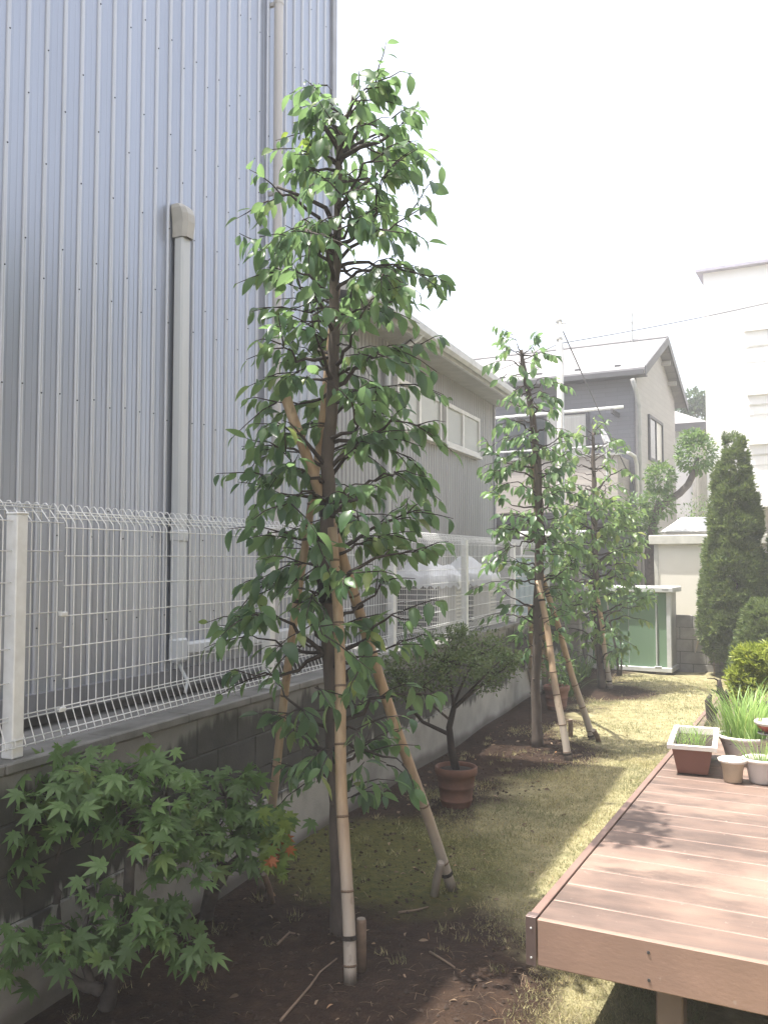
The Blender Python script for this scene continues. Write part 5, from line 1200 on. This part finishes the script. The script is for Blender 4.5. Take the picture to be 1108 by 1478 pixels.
ft = thing('background_tree', BT, 'distant leafy tree rising behind the white house roof', 'tree')
MB().tube([BT, BT+UZ*4, BT+UZ*7], [.2, .15, .08], 8).build('trunk', 'bark_grey', ft, True); lv = []
for (px, py, r, n) in ((1000, 580, 18, 500), (1022, 588, 22, 500), (985, 592, 14, 300), (1010, 600, 25, 400), (1040, 600, 25, 300)):
    c = at(px, py, 36); r = r/FPX*36
    for k in range(n): v = rvec(1).normalized()*U(.3, 1)**.5; lv.append(inst(c+v*r, (v+rvec(.6)).normalized(), UZ+rvec(.5), U(.16, .3)))
join('crown', leafC, lv, 'faroliage', ft)
kb = at(1010, 742, 17.5); D0 = Vector((kb.x, kb.y, 0)); shrub('garden_shrub', 'dark shrub behind the cream shed, left of the tall conifer', D0, [([D0, D0+UZ*1.6, D0+UZ*2.4], (.04, .015))], [(D0+UZ*2.55, .3, .3, .42, 1)], 600, .07, 'topiary', 'bark_dark', 82, 'shrub', leafC)

# ------------------------------------------------------------------ deck plants
def dk_at(px, py, z=DZ+0.002): return hit(px, py, z)
# oblong planter
pl0 = dk_at(982, 1117); pr0 = dk_at(1016, 1120); ex = (pr0-pl0).normalized(); mid = (pl0+pr0)/2
ey = Vector((-ex.y, ex.x, 0)); W0_, W1_, LP, HP = .085, .115, .60, .165
pn = thing('oblong_planter', mid, 'brown oblong planter with white rim and green onions at the deck edge', 'planter')
def ring(h, w, l0, l1): return [mid+ex*a+ey*b+UZ*h for (a, b) in ((-w, l0), (w, l0), (w, l1), (-w, l1))]
mb = MB(); rs = [ring(0.006, W0_, 0, LP-.06), ring(.02, W0_+.002, -.003, LP-.055), ring(HP, W1_, -.03, LP-.03)]
for r_ in rs: mb.v += r_
for i in range(2):
    for k in range(4): a = i*4+k; b = i*4+(k+1) % 4; mb.f.append([a, b, b+4, a+4])
mb.f.append([3, 2, 1, 0]); mb.build('tub', 'planter', pn)
mb = MB(); rs = [ring(HP-.012, W1_+.002, -.032, LP-.028), ring(HP-.012, W1_+.022, -.052, LP-.008), ring(HP+.012, W1_+.024, -.054, LP-.006), ring(HP+.016, W1_+.012, -.042, LP-.018), ring(HP+.010, W1_-.006, -.024, LP-.036), ring(HP-.05, W1_-.010, -.020, LP-.04)]
for r_ in rs: mb.v += r_
for i in range(5):
    for k in range(4): a = i*4+k; b = i*4+(k+1) % 4; mb.f.append([a, b, b+4, a+4])
mb.build('rim', 'rim', pn)
MB().add(ring(HP-.03, W1_-.008, -.022, LP-.038), [[0, 1, 2, 3]]).build('soil', 'pot_soil', pn)
for b_ in (.05, LP-.14): MB().fbox(mid, (ex, ey, UZ), (-W0_+.01, W0_-.01), (b_, b_+.03), (0, .007)).build('foot', 'planter', pn)
def chives(name, label, c, n, rr, L_, seed, ax=None, upb=1.3, mat='chive', lean=.85):
    random.seed(seed); t = thing(name, c, label, 'plant', 'green onions'); lv = []
    for k in range(n):
        a = U(0, 6.28); o = Vector((math.cos(a), math.sin(a), 0))
        p = c+(ax[0]*U(-1, 1)*rr[0]+ax[1]*U(-1, 1)*rr[1] if ax else o*U(0, 1)**.5*rr)
        lv.append(inst(p, (o*U(0, lean)+UZ*upb+rvec(.12)).normalized(), UZ-o+rvec(.5), L_*U(.35, 1.1), 0, U(.32, .7)))
    join('blades', LBL, lv, mat, t, True); return t
chives('green_onion', 'short green onion clump in the oblong brown planter', mid+ey*.22+UZ*(HP-.03)-ex*.01, 130, (.075, .20), .17, 91, (ex, ey))
def cup(c, rt, rb, h, mat, label, rimmat='rim', group='pots on the deck'):
    pr = [(rb, 0), (rb+.004, .006), (rb+(rt-rb)*.5, h*.5), (rt, h*.9), (rt, h*.93)]
    rim = [(rt, h*.88), (rt+.013, h*.885), (rt+.015, h), (rt+.004, h+.004), (rt-.006, h*.98), (rt-.010, h*.78)]
    return pot('plant_pot', c, pr, mat, label, group=group, soil_r=rt-.009, soil_z=h*.80, rim=(rim, rimmat))
cA = dk_at(1057, 1128); cup(cA, .066, .046, .128, 'potbeige', 'small beige plastic pot with bare soil on the deck beside the planter')
cB = dk_at(1099, 1129); cup(cB, .092, .064, .135, 'potgrey', 'greyish white pot with trailing onion leaves at the right edge of the deck')
cC = dk_at(1084, 1106); cC = cC+cFh*.10; cup(cC, .15, .10, .17, 'potgrey', 'wide pale pot full of tall green onions behind the small beige pot')
chives('green_onion', 'tall dense green onion clump in the wide pale pot', cC+UZ*.135, 330, .125, .38, 92, upb=2.3, lean=.5)
chives('green_onion', 'drooping onion leaves in the greyish white pot at the right edge', cB+UZ*.108, 60, .075, .26, 93, upb=1.2)
chives('green_onion', 'withered onion wisps hanging over the small beige pot', cA+UZ*.103, 9, .04, .17, 94, upb=.5, mat='greygrass')
cD = dk_at(1128, 1085); cD = cD+cFh*.25
chives('green_onion', 'loose green onion growth behind the pots at the right edge', cD, 120, .2, .48, 95, upb=1.6)
# red bowl on a stand at the very edge
cE = at(1112, 1052, 5.35); st = thing('plant_stand', Vector((cE.x, cE.y, DZ)), 'thin plant stand holding the red and white bowl at the right edge', 'stand')
hz = cE.z-DZ-.03
for k in range(3): a = 2.1*k+.4; MB().tube([Vector((cE.x+.09*math.cos(a), cE.y+.09*math.sin(a), DZ+.001)), Vector((cE.x+.06*math.cos(a), cE.y+.06*math.sin(a), DZ+hz))], .005, 6).build('leg', 'flash', st)
MB().lathe(Vector((cE.x, cE.y, DZ+hz)), [(.075, 0), (.078, .004), (.075, .008), (.002, .008)], 20).build('plate', 'flash', st)
pot('bowl', Vector((cE.x, cE.y, DZ+hz+.009)), [(.04, 0), (.045, .004), (.075, .03), (.088, .05)], 'potred', 'red bowl with broad white rim cut by the right edge', 'bowl', rim=([(.086, .045), (.094, .05), (.098, .066), (.092, .07), (.08, .066), (.06, .04), (.002, .036)], 'rim'))
# dead stumps in low trays, pine bush, grey grass
def stump(base, limbs, label):
    s = thing('dead_stump', base, label, 'stump', 'dead stumps on the deck')
    P_ = limbs[0]; MB().tube(P_[0], P_[1], 9).build('trunk', 'bark_dark', s, True)
    for P_ in limbs[1:]: MB().tube(P_[0], P_[1], 7).build('limb', 'bark_dark', s, True)
f_ = dk_at(1024, 1052); Zs = (f_-CAM).dot(cFh); w = lambda x, y, d=0: at(x, y, Zs+d)
stump(f_, [([f_, w(1027, 1040), w(1024, 1024), w(1021, 1012), w(1025, 1002)], [.05, .042, .034, .026, .012]), ([w(1026, 1032), w(1033, 1025), w(1034, 1020)], [.026, .018, .010]), ([w(1023, 1018), w(1018, 1014)], [.022, .012])], 'short charred-looking dead stump nearer the planter')
f_ = dk_at(1053, 1046); Zs = (f_-CAM).dot(cFh)
stump(f_, [([f_, w(1049, 1025), w(1045, 1008), w(1038, 995), w(1037, 981)], [.04, .034, .03, .024, .014]), ([w(1045, 1006), w(1034, 999), w(1025, 995)], [.016, .010, .004]), ([w(1049, 1020), w(1048, 1002), w(1047, 995)], [.022, .014, .006]), ([w(1040, 996), w(1032, 989)], [.012, .005]), ([w(1038, 984), w(1030, 979), w(1020, 979)], [.008, .005, .003])], 'taller dead stump with bare side twigs behind the planter')
gb = dk_at(1040, 1058); tuft('grey_grass', 'wispy greyish grass clump at the feet of the dead stumps', gb, 120, .22, 1.0, 'greygrass', None, 96, 'grass tuft', .5, .8, .16)
pb0 = dk_at(1094, 1020); pb0.z = DZ+.001; Zp = (pb0-CAM).dot(cFh); y_ = lambda x, y, d=0: at(x, y, Zp+d)
shrub('lime_bush', 'feathery lime green conifer bush at the right edge behind the onions', pb0, [([pb0, y_(1096, 1000), y_(1090, 970), y_(1095, 950)], (.022, .008)), ([y_(1092, 985), y_(1075, 975)], (.010, .005)), ([y_(1094, 965), y_(1112, 955)], (.010, .005))],
      [(y_(1080, 985), .13, .13, .10, 1), (y_(1092, 955), .16, .15, .09, 1.1), (y_(1112, 970), .15, .15, .14, 1), (y_(1072, 1000), .08, .1, .06, .5), (y_(1110, 945), .12, .1, .07, .6), (y_(1066, 975), .07, .08, .04, .3), (y_(1078, 942), .07, .08, .04, .3)], 520, .065, 'lime', 'bark_dark', 97, 'bush', sp_)
sk = y_(1093, 945, .25); t = thing('spiky_plant', Vector((sk.x, sk.y, DZ+.001)), 'plant with a rosette of pointed pale green leaves above the lime bush', 'plant'); random.seed(98)
MB().tube([Vector((sk.x, sk.y, DZ)), sk], [.012, .008], 7).build('stem', 'bark_grey', t)
join('leaves', leafC, [inst(sk, (Vector((math.cos(k*.8), math.sin(k*.8), U(.5, 1.1)))).normalized(), UZ, U(.12, .2)) for k in range(9)], 'chive', t)
# small things near the far wall
sp0 = hit(1030, 976); SP = Vector((sp0.x, sp0.y, 0))
shrub('red_tipped_sapling', 'thin sapling with reddish tips in front of the far block wall', SP, [([SP, SP+UZ*.3, SP+UZ*.55], (.008, .003))], [(SP+UZ*.42, .11, .1, .2, 1)], 110, .045, 'azalea', 'twig', 99, 'plant', leafA)
for k, (px, py, px1, py1, lab) in enumerate(((1053, 978, 1055, 922, 'thin straight garden cane left of the conifer trunk'), (1062, 978, 1066, 925, 'thin garden cane right of the conifer trunk'))):
    p = hit(px, py); MB_ = MB().tube([sink(p, -.02), at(px1, py1, (p-CAM).dot(cFh))], .011, 7).build('garden_cane', 'bamboo', origin=sink(p, 0)); tag(MB_, lab, 'cane', 'canes by the conifer')
p = at(1000, 935, 13.75); o = MB().tube([Vector((hit(996, 968).x, hit(996, 968).y, 0)), at(1012, 905, 14.0)], .014, 7).build('leaning_stick', 'bamboo', origin=Vector((hit(996, 968).x, hit(996, 968).y, 0))); tag(o, 'pale stick leaning against the far block wall beside the storage cabinet', 'stick')

# ================================================================== GRASS, MOSS, LITTER
def lawn_w(x, y):
    e = -0.70-1.2*np.clip((y-3.4)/2.2, 0, 1)
    w = np.clip((x-e+0.30*np.sin(3.1*x+2.3*y)*0.8+0.25*np.sin(7*x-5*y)+0.25)/0.45, 0, 1)
    for cx, cy, r in ((-1.95, 8.2, .85), (-1.7, 12.2, .7), (-1.75, 3.7, .85)): w = w*np.clip((np.hypot(x-cx, y-cy)-r*.6)/(r*.5), 0.02, 1)
    return w
def blades(n, ylo, yhi, h, wid, seed, xlo=-2.64, xhi=0.6):
    g_ = np.random.default_rng(seed); x = g_.uniform(xlo, xhi, n*2); y = g_.uniform(ylo, yhi, n*2)
    patch = 0.55+0.45*np.sin(2.7*x+1.1*np.sin(1.9*y))*np.sin(3.3*y+1.7*np.sin(2.3*x))
    k = g_.uniform(0, 1, n*2) < lawn_w(x, y)*np.clip(patch+.35, .25, 1); 
    ud = (x-DO.x)*db.x+(y-DO.y)*db.y; vd = (x-DO.x)*dd.x+(y-DO.y)*dd.y
    k &= ~((ud > 0.5) & (vd > 0.3)); x = x[k]; y = y[k]; m = len(x)
    a = g_.uniform(0, 2*np.pi, m); L_ = h*g_.uniform(.5, 1.25, m)*(0.75+0.7*np.clip(np.sin(4.1*x+2*np.sin(3.3*y))*np.sin(4.7*y+2*np.sin(2.9*x)), 0, 1))*np.where(g_.uniform(0, 1, m) < .02, 1.9, 1); ln = g_.uniform(.2, 1.5, m); b = g_.uniform(0, 2*np.pi, m); wd = wid*g_.uniform(.6, 1.3, m)
    zg = 0.012*np.sin(x*2.1+y*1.3)+0.01*np.sin(x*5.3-y*3.1)-.003
    hx = np.cos(a)*L_*np.sin(ln); hy = np.sin(a)*L_*np.sin(ln); hz_ = L_*np.cos(ln)*.9+.003
    dx = np.cos(b)*wd; dy = np.sin(b)*wd
    V = np.stack([np.stack([x-dx, y-dy, zg], 1), np.stack([x+dx, y+dy, zg], 1), np.stack([x+hx, y+hy, zg+hz_], 1)], 1).reshape(-1, 3)
    return V
def clumps(n, seed):
    g_ = np.random.default_rng(seed); out = []
    for k in range(n):
        cx, cy = g_.uniform(-2.5, -.8), g_.uniform(2.8, 9.5)
        if np.hypot(cx+1.87, cy-3.9) < .25: continue
        m = int(g_.uniform(8, 34)); x = cx+g_.normal(0, .022, m); y = cy+g_.normal(0, .022, m); a = g_.uniform(0, 6.28, m); L_ = g_.uniform(.02, .055, m); ln = g_.uniform(.1, 1.0, m)
        z = np.array([gz(p, q) for p, q in zip(x, y)])-.003; b = g_.uniform(0, 6.28, m); w = .0018
        out.append(np.stack([np.stack([x-np.cos(b)*w, y-np.sin(b)*w, z], 1), np.stack([x+np.cos(b)*w, y+np.sin(b)*w, z], 1), np.stack([x+np.cos(a)*L_*np.sin(ln), y+np.sin(a)*L_*np.sin(ln), z+L_*np.cos(ln)], 1)], 1).reshape(-1, 3))
    return np.concatenate(out)
V = np.concatenate([clumps(120, 5), blades(60000, 2.6, 5.2, .034, .0019, 1), blades(60000, 5.2, 8.5, .032, .0024, 2), blades(50000, 8.5, 14.0, .032, .0036, 3, -2.6, 2.6)])
F = np.arange(len(V)).reshape(-1, 3)
go = npmesh('lawn_grass', V, F, 'grass'); tag(go, 'short dry olive lawn grass covering the garden', 'grass', kind='stuff')
random.seed(100); lv = []
for k in range(520):
    x, y = U(-2.55, -.6), U(2.6, 9.5)
    if random.random() > .4 and x > -1.2: continue
    a = U(0, 6.28); lv.append(inst(Vector((x, y, gz(x, y)+.006)), Vector((math.cos(a), math.sin(a), U(-.05, .25))), UZ+rvec(.35), U(.012, .05)*(1 if k % 5 else 1.4), 0, U(.4, 1)))
lo = join('leaf_litter', leafB, lv, 'litter', None); tag(lo, 'dry fallen leaves and bark flakes scattered over the soil', 'leaf litter', kind='stuff')
lv = []
for k in range(1500):                       # straw and dead grass
    x, y = U(-2.2, -.55), U(2.7, 5.2); a = U(0, 6.28)
    if random.random() > .25+.75*max(0, min(1, (x+1.75)/.7)): continue
    lv.append(inst(Vector((x, y, gz(x, y)+.004)), Vector((math.cos(a), math.sin(a), U(0, .35))), UZ+rvec(.3), U(.03, .10), 0, .5))
so = join('dead_straw', LBL, lv, 'litter', None); tag(so, 'dead straw and grass roots lying on the soil at the front', 'straw', kind='stuff')
vs = []; fs = []
cl_ = np.array([(1, 0, 0), (-1, 0, 0), (0, 1, 0), (0, -1, 0), (0, 0, 1), (0, 0, -1)], float); cf_ = [[0, 2, 4], [2, 1, 4], [1, 3, 4], [3, 0, 4], [2, 0, 5], [1, 2, 5], [3, 1, 5], [0, 3, 5]]
g2 = np.random.default_rng(9)
for k in range(5200):
    x, y = g2.uniform(-2.64, -.7), g2.uniform(2.5, 9.6)
    if lawn_w(np.array([x]), np.array([y]))[0] > g2.uniform(0, .7): continue
    r_ = 0.004+0.012*g2.uniform(0, 1)**3; o = len(vs)
    for v in cl_*r_*g2.uniform(.6, 1.3, (6, 1)): vs.append((x+v[0], y+v[1], gz(x, y)+r_*.3+v[2]*.8))
    fs += [[i+o for i in f] for f in cf_]
co = npmesh('soil_clods', np.array(vs), fs, 'clod'); tag(co, 'small clods and crumbs of dark soil lying under the trees', 'soil', kind='stuff')
for k, pl in enumerate(([(405, 1478), (432, 1445), (448, 1425), (462, 1405), (486, 1386)], [(575, 1322), (600, 1318), (618, 1313)], [(400, 1368), (418, 1352), (432, 1355)], [(620, 1378), (640, 1392), (656, 1404)])):
    P_ = [hit(px, py, .0) for px, py in pl]
    for p in P_: p.z = gz(p.x, p.y)+.007
    o = MB().tube(P_, [.006-.003*i/len(P_) for i in range(len(P_))], 6).build('fallen_twig', 'twig', sm=True, origin=P_[0])
    tag(o, ('long crooked dry twig on the soil left of the front bamboo pole', 'straight dry twig on the soil near the leaning peg', 'short bent twig on the soil left of the nearest trunk', 'thin dry twig in the straw right of the short peg')[k], 'twig', 'fallen twigs')

# ================================================================== HAZE
m = bpy.data.materials.new('summer_haze'); m.use_nodes = True; nt = m.node_tree
nt.nodes.remove(nt.nodes['Principled BSDF']); pv_ = nt.nodes.new('ShaderNodeVolumePrincipled')
pv_.inputs['Color'].default_value = (0.97, 0.98, 1.0, 1); pv_.inputs['Density'].default_value = 0.005
nt.links.new(pv_.outputs[0], nt.nodes['Material Output'].inputs['Volume']); M['haze'] = m
tag(MB().fbox(Vector(), AX, (-205, 205), (-205, 305), (-1.2, 12.0)).build('haze', 'haze'), 'bright summer haze filling the air', 'haze', kind='stuff')
scene.cycles.volume_bounces = 0
